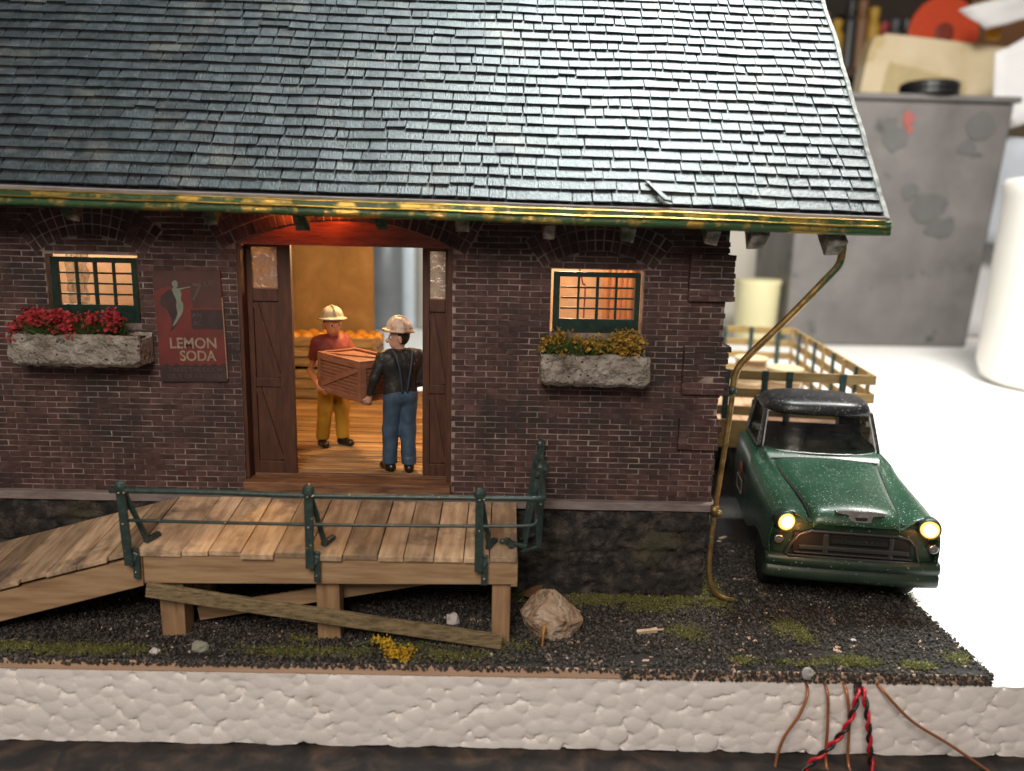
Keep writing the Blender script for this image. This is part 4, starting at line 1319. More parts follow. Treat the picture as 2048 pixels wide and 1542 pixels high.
for s_ in (-1, 1):
    MB().tube(catmull([(s_ * (uh + .012), v, sh - .035 + .09 * max(0, 1 - v / 1.68)) for (v, uh, hc, sh) in ((.10, .468, 1.04, 1.04), (.26, .48, 1.165, 1.10), (.5, .50, 1.205, 1.155), (.8, .535, 1.245, 1.195), (1.1, .575, 1.29, 1.24), (1.4, .615, 1.335, 1.29), (1.62, .655, 1.365, 1.325))], 4), .016, 6).build('bonnet_gap', MT['chassis'], TK)
# grille, front panel, lamps, bumper
mb = MB()
P = [[(u, .085 + .05 * (abs(u) / .9) ** 3, z) for z in np.linspace(.56, 1.09, 8)] for u in np.linspace(-.885, .885, 24)]
mb.grid(P)
fp = mb.build('front_panel', MT['paint_dark'], TK, smooth=True, solid=.02)
gr = MB()
gr.b2(-.66, .60, .05, .075, .68, .94).build('grille', MT['chassis'], TK, bevel=.02)
loop = [(-.74, .69), (-.68, .81), (-.60, .92), (-.48, .965), (.44, .965), (.57, .94), (.64, .86), (.67, .73), (.70, .66), (.2, .66), (-.4, .66), (-.70, .66)]
pts = [(x, .035, z) for x, z in loop]
MB().tube([Vector(p) for p in pts], .019, 8, closed=True).build('grille_surround', basic((.035, .038, .038), .4), TK, smooth=True)
mb = MB().b2(-.60, .58, .02, .055, .745, .80).b2(-.64, .62, .025, .055, .69, .715)
mb.b2(-.34, -.28, .022, .058, .69, .94).b2(.36, .41, .022, .058, .69, .94)
gb = mb.build('grille_bar', basic((.035, .038, .038), .4), TK, bevel=.012)
MB().b2(-.26, .34, .012, .0195, .842, .902).build('name_strip', MT['chassis'], TK)
text_part('grille_lettering', 'CHEVROLET', .062, (.04, .010, .849), MT['paint_dark'], TK, sx=1.15)
prof = [(.10, .665), (.02, .66), (-.005, .615), (-.005, .555), (.02, .54), (.02, .52), (.0, .505), (.0, .42), (.03, .375), (.10, .365)]
P = []
for u in np.concatenate([[-.945, -.935], np.linspace(-.91, .91, 17), [.935, .945]]):
    bk = .05 * (abs(u) / .94) ** 4 + (.06 if abs(u) > .94 else 0)
    P.append([(u, y + bk, z) for (y, z) in prof])
mb = MB().grid(P, 0, cv=True)
mb.build('bumper', MT['paint_dark'], TK, smooth=True, fixn=True)
for u in (-.765, .765):
    M = Matrix.Translation((u, .035, 1.07 + .01 * u)) @ Matrix.Rotation(R(90), 4, 'X') @ Matrix.Rotation(R(-14 if u > 0 else 14), 4, 'Y')
    hd = MB().lathe([(.116, -.10), (.120, -.01), (.114, .03), (.100, .035), (.098, .01), (.0001, .01)], n=24, M=M).build('headlamp', MT['paint_dark'], TK, smooth=True)
    MB().lathe([(.097, .012), (.093, .03), (.052, .048), (.052, .03), (.0001, .03)], n=24, M=M).build('amber_ring', MT['amber'], hd, smooth=True)
    MB().lathe([(.066, .02), (.062, .052), (.045, .068), (.0001, .075)], n=24, M=M).build('lens', MT['headlamp'], hd, smooth=True)
    lamp('headlamp_glow', 'POINT', (0, 0, 0), 4.5 if u < 0 else 1.4, (1.0, .38, .07), .03)
    bpy.context.scene.objects[-1] if False else None
    lo = [o for o in bpy.data.objects if o.type == 'LIGHT' and o.name.startswith('headlamp_glow')][-1]
    lo.parent = TK
    lo.location = (u + (.12 if u < 0 else -.03), -.13, .96)
    M2 = Matrix.Translation((u * 1.08, .05, .85)) @ Matrix.Rotation(R(90), 4, 'X')
    MB().lathe([(.05, -.05), (.052, .03), (.042, .04), (.03, .03), (.0001, .045)], n=18, M=M2).build('parking_lamp', MT['chrome'], TK, smooth=True)
# emblem: flattened silver wing with a recessed dark centre
y0 = -.004
em = MB()
em.prism([(x, z - 1.05) for x, z in [(-.27, 1.105), (-.10, 1.118), (.0, 1.112), (.10, 1.118), (.27, 1.105), (.255, 1.075), (.13, 1.06), (.105, 1.0), (.07, .985), (-.07, .985), (-.105, 1.0), (-.13, 1.06), (-.255, 1.075)]], -.02, .09)
eo = em.build('bonnet_emblem', MT['chrome'], TK, bevel=.008)
eo.location = (.03, .03, 1.165)
eo.rotation_euler = (R(-16), 0, 0)
MB().prism([(-.07, -.005), (.07, -.005), (.055, -.04), (-.055, -.04)], -.026, -.018).build('emblem_recess', MT['chassis'], eo)
# cab: pillars, rear wall, seat, windscreen, roof
def ws(u, t):      # windscreen surface: t 0 bottom, 1 top
    b = Vector((.73 * u, 1.76 + .20 * abs(u) ** 3, 1.40)); tp = Vector((.655 * u, 2.02 + .16 * abs(u) ** 3, 1.865))
    p = b.lerp(tp, t)
    return p
MB().grid([[ws(u, t_) for t_ in np.linspace(0, 1, 8)] for u in np.linspace(-1, 1, 25)]).build('windscreen', MT['windscreen'], TK, smooth=True)
bd = [ws(u, 0) for u in np.linspace(-1, 1, 20)] + [ws(1, t_) for t_ in np.linspace(.1, .9, 6)] + [ws(u, 1) for u in np.linspace(1, -1, 20)] + [ws(-1, t_) for t_ in np.linspace(.9, .1, 6)]
bd = [p + Vector((0, -.008, 0)) + Vector((nz(i * .8, 1), nz(i * .9, 2), nz(i * .7, 3))) * .006 for i, p in enumerate(bd)]
MB().tube(bd, .013, 6, closed=True, rs=[.011 + .006 * nz(i * 1.3, 5) for i in range(len(bd))]).build('windscreen_trim', MT['silver_paint'], TK, smooth=True)
mb = MB()
for sgn in (-1, 1):
    mb.bar((sgn * .77, 2.0, 1.39), (sgn * .685, 2.2, 1.88), .05, .06, (0, -1, 0))
    mb.bar((sgn * .775, 2.95, 1.39), (sgn * .68, 2.93, 1.88), .05, .22, (0, -1, 0))
    mb.bar((sgn * .765, 2.0, 1.40), (sgn * .765, 2.95, 1.40), .06, .05)
mb.b2(-.74, .74, 2.99, 3.05, 1.36, 1.52).b2(-.70, .70, 2.97, 3.02, 1.82, 1.90).b2(-.74, -.5, 2.98, 3.04, 1.52, 1.83).b2(.5, .74, 2.98, 3.04, 1.52, 1.83)
mb.build('cab_frame', MT['blackroof'], TK, bevel=.015)
for sgn in (-1, 1):
    q = [(sgn * .765, 2.04, 1.42), (sgn * .765, 2.86, 1.42), (sgn * .682, 2.84, 1.87), (sgn * .685, 2.22, 1.87)]
    MB().add(q, [(0, 1, 2, 3)]).build('side_window', MT['cabglass'], TK, solid=.006)
mb = MB().b2(-.68, .68, 2.5, 2.9, 1.0, 1.25).b2(-.68, .68, 2.85, 2.95, 1.2, 1.55)
mb.build('seat', MT['chassis'], TK, bevel=.04)
MB().tube([(-.3 + .19 * math.cos(a), 2.25 - .09 * math.sin(a), 1.47 + .17 * math.sin(a)) for a in np.linspace(0, 6.28, 20)[:-1]], .014, 6, closed=True).build('steering_wheel', MT['chassis'], TK, smooth=True)
loops = []
for (z, hu, hv, cv) in ((1.855, .69, .50, 2.50), (1.88, .715, .535, 2.50), (1.905, .71, .535, 2.50), (1.975, .69, .52, 2.50), (2.03, .635, .47, 2.50), (2.065, .44, .33, 2.5), (2.072, .12, .1, 2.5)):
    row = []
    for k in range(28):
        a = 2 * math.pi * k / 28
        ca, sa = math.cos(a), math.sin(a)
        n_ = 3.6
        r_ = (abs(ca) ** n_ + abs(sa) ** n_) ** (-1 / n_)
        row.append((hu * r_ * ca, cv + hv * r_ * sa, z))
    loops.append(row)
mb = MB().grid(loops, 0, cv=True)
mb.add(loops[-1], [tuple(range(28))]).add(loops[0], [tuple(range(27, -1, -1))])
mb.build('cab_roof', MT['blackroof'], TK, smooth=True, sub=1)
# faded decal on the right-hand door
mb = MB()
mb.add([(-.955, 2.2 + .13 * math.cos(a), 1.02 + .10 * math.sin(a)) for a in np.linspace(0, 6.28, 17)[:-1]], [tuple(range(16))])
mb.build('door_decal', MT['decal_red'], TK, solid=.004)
MB().tube([(-.955, 2.02, .88), (-.955, 2.42, .88), (-.955, 2.42, .70), (-.955, 2.02, .70)], .008, 5, closed=True).build('decal_outline', MT['decal_pale'], TK)
# wheels
def wheel(u, v, r):
    M = Matrix.Translation((u, v, r)) @ Matrix.Rotation(R(90), 4, 'Y')
    wh = MB().lathe([(r * .55, -.10), (r * .93, -.11), (r, -.07), (r, .07), (r * .93, .11), (r * .55, .10)], n=32, M=M).build('wheel', MT['tyre'], TK, smooth=True)
    MB().lathe([(r * .56, -.07), (r * .5, .06), (r * .2, .09), (.001, .09)], n=24, M=M).build('rim', MT['paint_dark'], wh, smooth=True)
    MB().lathe([(r * .56, .07), (r * .5, -.06), (r * .2, -.09), (.001, -.09)], n=24, M=M).build('rim', MT['paint_dark'], wh, smooth=True)
for u in (-.76, .76):
    wheel(u, .80, .36); wheel(u, 5.6, .38)
MB().b2(-.74, .74, .2, 3.0, .32, .60).b2(-.42, -.3, 3.0, 9.6, .55, .8).b2(.3, .42, 3.0, 9.6, .55, .8).b2(-.75, .75, .74, .86, .30, .42).b2(-.75, .75, 5.54, 5.66, .32, .44).build('chassis', MT['chassis'], TK)
# stake bed
V0, V1, BW, ZF = 3.95, 10.0, 1.21, .98
mb = MB()
for i in range(10):
    u0 = -BW + i * BW * .2
    mb.b2(u0 + .004, u0 + BW * .2 - .004, V0, V1, ZF - .08, ZF)
bd_ = mb.build('bed_floor', MT['bedfloor'], TK)
mb = MB()
for z in (2.03, 1.74, 1.45, 1.16):
    mb.b2(-BW, BW, V0 - .03, V0 + .005, z - .075, z + .075)
mb.b2(-BW - .02, BW + .02, V0 - .06, V0 - .032, .85, 1.3)
mb.build('front_rack', MT['stake'], TK, bevel=.006)
for sgn in (-1, 1):
    mb = MB()
    for z in (2.03, 1.74, 1.45, 1.16):
        xa, xb = (BW, BW + .035) if sgn > 0 else (-BW - .035, -BW)
        mb.b2(xa, xb, V0 - .03, V1, z - .075, z + .075)
    mb.build('side_rack', MT['stake'], TK, bevel=.006)
mb = MB()
for z in (2.03, 1.74, 1.45, 1.16):
    mb.b2(-BW, BW, V1 + .002, V1 + .04, z - .075, z + .075)
mb.build('rear_rack', MT['stake'], TK, bevel=.006)
for u in (-1.0, -.42, -.05, .75):
    MB().b2(u - .05, u + .05, V0 - .075 + (0), V0 - .034, 1.31, 2.115).build('stake', MT['rail'], TK, bevel=.005)
for k in range(9):
    v = V0 + .12 + k * (V1 - V0 - .3) / 8
    for sgn in (-1, 1):
        xa, xb = (BW - .05, BW - .002) if sgn > 0 else (-BW + .002, -BW + .05)
        MB().b2(xa, xb, v, v + .09, ZF, 2.10).build('stake', MT['rail'] if k % 2 else MT['stake'], TK, bevel=.005)
for u in (-.9, -.3, .3, .9):
    MB().b2(u - .05, u + .05, V1 - .04, V1, ZF, 2.10).build('stake', MT['rail'], TK, bevel=.005)
# two drums riding in the bed
for (x, y, lab) in ((4.95, 7.1, 'tan drum farther back in the truck bed, half hidden by the brass drainpipe'), (5.24, 5.95, 'tan drum standing nearest the cab in the truck bed')):
    mb = MB().lathe([(.30, 0), (.31, .02), (.30, .04), (.30, .24), (.315, .26), (.30, .28), (.30, .50), (.315, .52), (.30, .54), (.30, .72), (.345, .73), (.345, .77), (.30, .79), (.285, .775), (.001, .775)], n=28)
    o = mb.build('drum', MT['drum'], None, smooth=False)
    o.location = (x, y, .985)
    md = o.modifiers.new('b', 'BEVEL'); md.width = .008; md.limit_method = 'ANGLE'
    tag(o, lab, 'drum', 'tan drums in the truck bed')

# ------------------------------------------------------------------ carried crate
def crate(c, ax, L, Wd, H_):
    r = empty('wooden_crate', c, 0, 'brown lidded wooden crate with diagonal braces carried between the two workers', 'crate')
    r.rotation_euler = (0, 0, math.atan2(ax[1], ax[0]))
    mb = MB()
    t_ = .03
    mb.b2(-L / 2 + t_, L / 2 - t_, -Wd / 2 + t_, Wd / 2 - t_, .01, H_ - .02)
    n = 7
    for k in range(n):
        z0 = .075 + k * (H_ - .15) / n; z1 = z0 + (H_ - .15) / n - .012
        for s_ in (-1, 1):
            a, b = sorted((s_ * (Wd / 2 - t_ - .012), s_ * (Wd / 2 - t_ + .012)))
            mb.b2(-L / 2 + .05, L / 2 - .05, a, b, z0, z1)
            a, b = sorted((s_ * (L / 2 - t_ - .012), s_ * (L / 2 - t_ + .012)))
            mb.b2(a, b, -Wd / 2 + .05, Wd / 2 - .05, z0, z1)
    mb.build('side_slats', MT['crate'], r, bevel=.003)
    mb = MB()
    for s_ in (-1, 1):
        a, b = sorted((s_ * (Wd / 2 - t_), s_ * Wd / 2))
        for (z0, z1) in ((0, .07), (H_ - .07, H_)):
            mb.b2(-L / 2, L / 2, a, b, z0, z1)
        for x0 in (-L / 2, L / 2 - .06):
            mb.b2(x0, x0 + .06, a, b, .07, H_ - .07)
        mb.bar((-L / 2 + .07, s_ * (Wd / 2 - .014), .085), (L / 2 - .07, s_ * (Wd / 2 - .014), H_ - .085), .06, .024, (0, s_, 0))
        a, b = sorted((s_ * (L / 2 - t_ + .001), s_ * (L / 2 + .001)))
        for (z0, z1) in ((.001, .07), (H_ - .07, H_ - .001)):
            mb.b2(a, b, -Wd / 2 + .031, Wd / 2 - .031, z0, z1)
        for y0 in (-Wd / 2 + .031, Wd / 2 - .091):
            mb.b2(a, b, y0, y0 + .06, .07, H_ - .07)
    mb.build('frame', MT['crate'], r, bevel=.004)
    mb = MB()
    k = 12
    for i in range(k):
        x0 = -L / 2 + .05 + i * (L - .1) / k
        mb.b2(x0, x0 + (L - .1) / k - .008, -Wd / 2 + .05, Wd / 2 - .05, H_ - .03, H_ - .008)
    mb.b2(-L / 2, L / 2, -Wd / 2, -Wd / 2 + .05, H_ + .001, H_ + .02).b2(-L / 2, L / 2, Wd / 2 - .05, Wd / 2, H_ + .001, H_ + .02)
    mb.b2(-L / 2, -L / 2 + .05, -Wd / 2 + .05, Wd / 2 - .05, H_ + .001, H_ + .019).b2(L / 2 - .05, L / 2, -Wd / 2 + .05, Wd / 2 - .05, H_ + .001, H_ + .019)
    mb.bar((-L / 2 + .05, -Wd / 2 + .06, H_ + .004), (L / 2 - .05, Wd / 2 - .06, H_ + .004), .06, .02)
    mb.build('lid', MT['crate'], r, bevel=.003)
AXC = Vector((.68, -.73, 0)).normalized()
CC = Vector((-1.80, .82, 2.19))
crate(CC, AXC, .96, .56, .465)

# ------------------------------------------------------------------ the two workers
def nrm(v): return Vector(v).normalized()
def worker(base, H_, face, feet, hip_w, sh, hands, elb, long_sleeve, mats, label, head_dir, cuffs, hat, braces, tilt):
    """base on the floor; all joints relative to it, in scene axes"""
    r = empty('person', base, 0, label, 'person')
    f = nrm((*face, 0)); sd = Vector((f.y, -f.x, 0))      # f forward, sd = the person's right
    def P(fo, si, z): return np.array(f * fo + sd * si + Vector((0, 0, z)))
    pel = P(0, 0, .92); chest = P(.02, 0, 1.26); neckb = P(.01, 0, 1.44); hd = P(.035, 0, 1.60)
    shR, shL = P(-.01, sh, 1.385), P(-.01, -sh, 1.385)
    hipR, hipL = P(0, hip_w, .88), P(0, -hip_w, .88)
    fR, fL = [np.array(v) for v in feet]
    kR = (hipR + fR) / 2 + np.array(f) * .025; kL = (hipL + fL) / 2 + np.array(f) * .025
    kR[2] = kL[2] = .50
    aR, aL = fR + np.array([0, 0, .09]), fL + np.array([0, 0, .09])
    eR, eL = [np.array(v) for v in elb]
    hR, hL = [np.array(v) for v in hands]
    lo, hi = np.array([-.75, -.75, -.02]), np.array([.75, .75, 1.82])
    HS = 1.2; hd = hd - np.array([0, 0, .012])
    hf = nrm((*head_dir, 0)); hs = Vector((hf.y, -hf.x, 0))
    def HP(fo, si, z): return hd + np.array(hf * fo + hs * si + Vector((0, 0, z)))
    def tors(p, g):
        return sunion([cap(p, P(0, .075, .95), P(0, -.075, .95), .115 + g, .115 + g), cap(p, P(.01, .06, 1.10), P(.01, -.06, 1.10), .115 + g, .115 + g),
                       cap(p, P(.01, .095, 1.28), P(.01, -.095, 1.28), .125 + g, .125 + g), cap(p, shR * .8 + shL * .2, shL * .8 + shR * .2, .075 + g, .075 + g)], .09)
    def armp(p, g):
        return sunion([cap(p, shR, eR, .062 + g, .048 + g), cap(p, shL, eL, .062 + g, .048 + g)], .02)
    def fore(p, g):
        return sunion([cap(p, eR, hR, .047 + g, .033 + g), cap(p, eL, hL, .047 + g, .033 + g)], .01)
    def legs(p, g, flare):
        return sunion([cap(p, hipR, kR, .10 + g, .080 + g), cap(p, hipL, kL, .10 + g, .080 + g), cap(p, kR, aR, .080 + g, .052 + g + flare), cap(p, kL, aL, .080 + g, .052 + g + flare),
                       cap(p, P(-.02, .07, .93), P(-.02, -.07, .93), .11 + g, .11 + g)], .045)
    def fingers(p):
        L = []
        for (h_, e_, s_) in ((hR, eR, 1), (hL, eL, -1)):
            d = nrm(Vector(h_ - e_))
            inw = nrm(Vector(np.array(CC - Vector(base)) + np.array([0, 0, .1]) - h_))
            upv = Vector((0, 0, 1))
            spread = nrm(d.cross(inw)) if d.cross(inw).length > .05 else upv
            pc = Vector(h_) + d * .045
            L.append(cap(p, h_, pc, .034, .038))
            for k in range(4):
                a = pc + d * .02 + spread * (.026 * (k - 1.5))
                b = a + d * (.045 - .004 * abs(k - 1.3)) + inw * .012
                c = b + d * .012 + inw * (.042 - .004 * abs(k - 1.3))
                L.append(smin(cap(p, a, b, .013, .012), cap(p, b, c, .012, .0105), .006))
            tb = Vector(h_) + spread * -.03 + d * .01
            tm = tb + spread * -.028 + d * .03
            L.append(smin(cap(p, tb, tm, .015, .013), cap(p, tm, tm + d * .02 + inw * .03, .013, .011), .006))
        return sunion(L, .008)
    def HQ(p): return hd + (p - hd) / HS
    def body(pp):
        p = HQ(pp)
        head = sunion([ell(p, HP(0, 0, .03), (.088, .088, .115)), ell(p, HP(.025, 0, -.045), (.066, .066, .07)), cap(p, HP(.07, 0, .015), HP(.112, 0, -.028), .012, .02),
                       cap(p, HP(.05, .03, .035), HP(.05, -.03, .035), .035, .035), cap(p, HP(.075, .018, -.062), HP(.075, -.018, -.062), .013, .013),
                       cap(p, HP(-.005, .088, .015), HP(-.015, .093, -.025), .018, .014), cap(p, HP(-.005, -.088, .015), HP(-.015, -.093, -.025), .018, .014)], .016)
        head = head * HS
        p = pp
        neck = cap(p, neckb - np.array([0, 0, .06]), hd - np.array([0, 0, .03]), .058, .052)
        d = smin(smin(head, neck, .03), tors(p, -.02), .04)
        d = smin(d, armp(p, -.012), .03)
        d = smin(d, fore(p, -.006 if long_sleeve else 0), .02)
        d = smin(d, legs(p, -.022, 0), .03)
        return smin(d, fingers(p), .012)
    sdf_obj('body', body, lo, hi, .0095, mats['skin'], r)
    wr = lambda p, k=1: .0035 * k * np.sin(p[..., 2] * 30 + 5 * np.sin(p[..., 0] * 13) + 4 * np.cos(p[..., 1] * 11)) * np.sin(p[..., 0] * 17 + p[..., 2] * 6)
    def shirt(p):
        d = smin(tors(p, .012), armp(p, .014), .035)
        if long_sleeve: d = smin(d, fore(p, .012), .03)
        else:   # cut the sleeves above the elbow
            for (s0, e0) in ((shR, eR), (shL, eL)):
                ax = (e0 - s0) / np.linalg.norm(e0 - s0)
                q = (p - s0) @ ax - np.linalg.norm(e0 - s0) * .58
                side = np.abs((p - s0) - ((p - s0) @ ax)[..., None] * ax)
                near = np.linalg.norm(side, axis=-1) < .13
                d = np.where(near & (q > 0), np.maximum(d, q), d)
        col = np.linalg.norm((p - neckb) - np.array([0, 0, .10]), axis=-1) - .105
        d = np.maximum(d, -col)
        d = np.maximum(d, .925 - p[..., 2])
        if long_sleeve:
            for (h_, e_) in ((hR, eR), (hL, eL)):
                ax = (h_ - e_) / np.linalg.norm(h_ - e_)
                q = (p - h_) @ ax + .015
                near = np.linalg.norm(p - h_, axis=-1) < .2
                d = np.where(near, np.maximum(d, q), d)
        return d + wr(p)
    sdf_obj('shirt', shirt, lo, hi, .0105, mats['shirt'], r)
    collar = sdf_obj('collar', lambda p: np.maximum(np.maximum(np.abs(np.linalg.norm((p - neckb)[..., :2], axis=-1) - .075) - .014, np.abs((p - neckb)[..., 2] + .0) - .035), -1), neckb - .15, neckb + .15, .01, mats['shirt'], r)
    def trousers(p):
        d = legs(p, .012, .022)
        if cuffs:
            for a_ in (aR, aL):
                d = smin(d, np.maximum(cap(p, a_ + np.array([0, 0, -.03]), a_ + np.array([0, 0, .1]), .088, .086), np.abs(p[..., 2] - a_[2] - .05) - .045), .008)
        d = np.maximum(d, .10 - p[..., 2])
        return np.maximum(d, p[..., 2] - 1.0) + wr(p, .7)
    sdf_obj('trousers', trousers, lo, hi, .0105, mats['trousers'], r)
    for (ft, s_) in ((fR, 1), (fL, -1)):
        td = nrm((*(f + sd * s_ * .25).xy, 0))
        b = np.array(td)
        def boot(p):
            d = sunion([cap(p, ft + np.array([0, 0, .05]) - b * .04, ft + np.array([0, 0, .045]) + b * .14, .054, .048), cap(p, ft + np.array([0, 0, .05]), ft + np.array([0, 0, .14]), .056, .056)], .03)
            return np.maximum(d, .002 - p[..., 2])
        sdf_obj('boot', boot, ft + np.array([-.25, -.25, -.02]), ft + np.array([.25, .25, .22]), .0105, mats['boot'], r)
    # hard hat with a brim and a crest of ridges
    hc = HP(-.005, 0, .085)
    tl = np.array(hf) * math.tan(tilt)
    def hatf(p):
        q = HQ(p) - hc
        qz = q[..., 2] - q @ tl
        rad = np.sqrt((q[..., 0]) ** 2 + (q[..., 1]) ** 2)
        dome = (np.sqrt((rad / .120) ** 2 + (np.maximum(qz, 0) / .125) ** 2) - 1) * .12
        ang = np.arctan2(q[..., 1], q[..., 0])
        dome = dome - .006 * np.maximum(0, np.cos(ang * 6)) ** 3
        dome = np.maximum(dome, -qz)
        fo = q @ np.array(hf)
        brim = np.maximum(rad - (.148 + .02 * np.clip(fo / .15, 0, 1)), np.abs(qz + .004 + .25 * np.maximum(rad - .12, 0)) - .009)
        crest = np.maximum(np.abs(q @ np.array(hs)) - .014, (np.sqrt((fo / .128) ** 2 + (np.maximum(qz, 0) / .136) ** 2) - 1) * .12)
        crest = np.maximum(crest, -qz)
        return smin(smin(dome, brim, .012), crest, .01) * HS
    sdf_obj('hard_hat', hatf, hc - .26, hc + .28, .0085, mats['hat'], r)
    def hair(p):
        p = HQ(p)
        d = ell(p, HP(-.012, 0, .035), (.093, .095, .112))
        cut = (p - HP(.012, 0, 0)) @ np.array(hf)
        d = np.maximum(d, cut)
        return np.maximum(d, HP(0, 0, -.065)[2] - p[..., 2])
    sdf_obj('hair', hair, hd - .25, hd + .25, .01, mats['hair'], r)
    for s_ in (-1, 1):
        e_ = hd + (HP(.077, s_ * .036, .012) - hd) * HS
        ey = MB().sphere(e_, .022, 12).build('eye', MT['eye_white'], r, smooth=True)
        MB().sphere(e_ + np.array(hf) * .014 + np.array(hs) * s_ * .003, .014, 10).build('pupil', MT['eye_black'], ey, smooth=True)
    if braces:
        for s_ in (-1, 1):
            pts = [P(-.15, s_ * .03, .98), P(-.165, s_ * .045, 1.12), P(-.168, s_ * .07, 1.28), P(-.12, s_ * .10, 1.42), P(-.02, s_ * .11, 1.475)]
            MB().tube([Vector(p) for p in catmull(pts, 4)], .012, 6).build('brace_strap', basic((.035, .05, .075), .6), r, smooth=True)
    return r

def rel(p, b): return tuple(Vector(p) - Vector(b))
hl = CC + AXC * .40; nlat = Vector((-AXC.y, AXC.x, 0))      # crate ends and its lateral direction
b1 = (-2.25, 1.42, 1.36)
# far worker looks to the camera's right over the crate; his hands hold its far lower corners
farL = CC - AXC * .40 + nlat * .28; farR = CC - AXC * .40 - nlat * .28
w1 = worker(b1, 1.78, (AXC.x, AXC.y), [(-.13, -.06, 0), (.12, .03, 0)], .095, .205,
            [rel(farR + Vector((-.035, .06, .03)), b1), rel(farL + Vector((.03, .06, .03)), b1)], [rel((-2.50, 1.30, 2.36), b1), rel((-1.90, 1.48, 2.36), b1)], False,
            dict(skin=MT['skin_warm'], shirt=MT['maroon'], trousers=MT['mustard'], boot=MT['boot'], hat=MT['helmet'], hair=MT['hair']),
            'worker in mustard trousers, maroon shirt and pale hard hat, at the far crate end', (.55, -.83), False, True, False, .05)
b2 = (-1.22, .34, 1.36)
nearL = CC + AXC * .42 - nlat * .28; nearR = CC + AXC * .42 + nlat * .28
w2 = worker(b2, 1.78, (-.45, .89), [(.10, -.02, 0), (-.13, .0, 0)], .095, .215,
            [rel(CC + AXC * .47 + nlat * .26 + Vector((0, 0, .07)), b2), rel(CC + AXC * .53 - nlat * .19 + Vector((0, 0, .06)), b2)], [rel((-.98, .44, 2.44), b2), rel((-1.50, .20, 2.50), b2)], True,
            dict(skin=MT['skin_pale'], shirt=MT['blackshirt'], trousers=MT['jeans'], boot=MT['boot'], hat=MT['helmet_pink'], hair=MT['hair']),
            'worker in blue jeans, black shirt and pinkish hard hat, back towards the doorway', (-.93, -.12), True, True, True, .08)

# ------------------------------------------------------------------ fruit bins inside
def fruit_bin(z, lab):
    r = empty('fruit_bin', (-2.95, 4.45, z), 0, lab, 'fruit bin', 'wooden fruit bins at the back wall')
    w_, d, h = 1.72, .66, .50
    for s_ in (-1, 1):
        mb = MB()
        for k in range(3):
            mb.box((0, s_ * d / 2, .09 + k * .165), (w_, .035, .15), None, 0, .006)
        mb.build('long_side', MT['bin'], r, bevel=.005)
        mb = MB()
        for k in range(3):
            mb.box((s_ * (w_ / 2 - .02), 0, .09 + k * .165), (.035, d - .05, .15), None, 0, .006)
        mb.build('short_side', MT['bin'], r, bevel=.005)
    MB().b2(-w_ / 2 + .04, w_ / 2 - .04, -d / 2 + .03, d / 2 - .03, .02, .06).build('bottom', MT['bin'], r)
    for s_ in (-1, 1):
        MB().b2(s_ * (w_ / 2 - .05) - .03, s_ * (w_ / 2 - .05) + .03, -d / 2 - .05, -d / 2 - .02, .0, .50).build('corner_batten', MT['bin'], r, bevel=.005)
fruit_bin(1.37, 'weathered wooden fruit bin standing on the plank floor under another bin')
fruit_bin(1.90, 'weathered wooden fruit bin filled with oranges, on top of the other bin')
om = MB().sphere((0, 0, 0), .105, 14).build('orange', MT['orange'], None, smooth=True)
k = 0
for row in range(3):
    for i in range(8):
        o = om if k == 0 else om.copy()
        if k: COL.objects.link(o)
        o.location = (-3.68 + i * .205 + .1 * (row % 2) + random.uniform(-.015, .015), 4.26 + row * .19, 2.345 + random.uniform(-.02, .03))
        tag(o, 'round orange lying loose in the open top of the upper fruit bin', 'orange', 'oranges in the upper bin')
        k += 1

# ------------------------------------------------------------------ rock, scraps, tuft
def rock():
    bm = bmesh.new()
    bmesh.ops.create_icosphere(bm, subdivisions=5, radius=1)
    planes = [(Vector(n).normalized(), d) for n, d in (((-.85, -.25, .60), .62), ((.72, -.25, .66), .60), ((.9, -.4, -.1), .82), ((-.9, -.4, -.35), .78), ((-.1, -1, .12), .66), ((-.15, -.80, .62), .68), ((.55, -.85, -.15), .74), ((-.5, -.85, -.3), .72), ((.3, .9, .5), .7), ((-.2, -.2, 1), .92))]
    for v in bm.verts:
        p = v.co.copy()
        for n, d in planes:
            q = p.dot(n) - d
            if q > 0: p -= n * q
        nn = .07 * nz(p.x * 2.3, p.y * 2.3, p.z * 2.3 + 3) + .03 * nz(p.x * 6, p.y * 6, p.z * 6) + .014 * nz(p.x * 14, p.y * 14, p.z * 14)
        p += v.co.normalized() * nn
        p.z = max(p.z, -.78)
        v.co = Vector((p.x * .345, p.y * .26, (p.z + .78) * .275))
    me = bpy.data.meshes.new('rock')
    bm.to_mesh(me); bm.free()
    me.materials.append(MT['rock'])
    me.polygons.foreach_set('use_smooth', [True] * len(me.polygons))
    o = bpy.data.objects.new('rock', me); COL.objects.link(o)
    md = o.modifiers.new('split', 'EDGE_SPLIT'); md.split_angle = R(24)
    o.location = (.52, -.93, -.02); o.rotation_euler = (0, R(4), R(-8))
    tag(o, 'angular tan rock with an amber drip lying on the gravel right of the ramp', 'rock')
    MB().tube([Vector(p) for p in ((-.045, -.225, .20), (-.045, -.275, .13), (-.04, -.30, .06), (-.04, -.315, .0))], .012, 8, rs=[.02, .012, .007, .018]).build('amber_drip', MT['drip'], o, smooth=True)
rock()
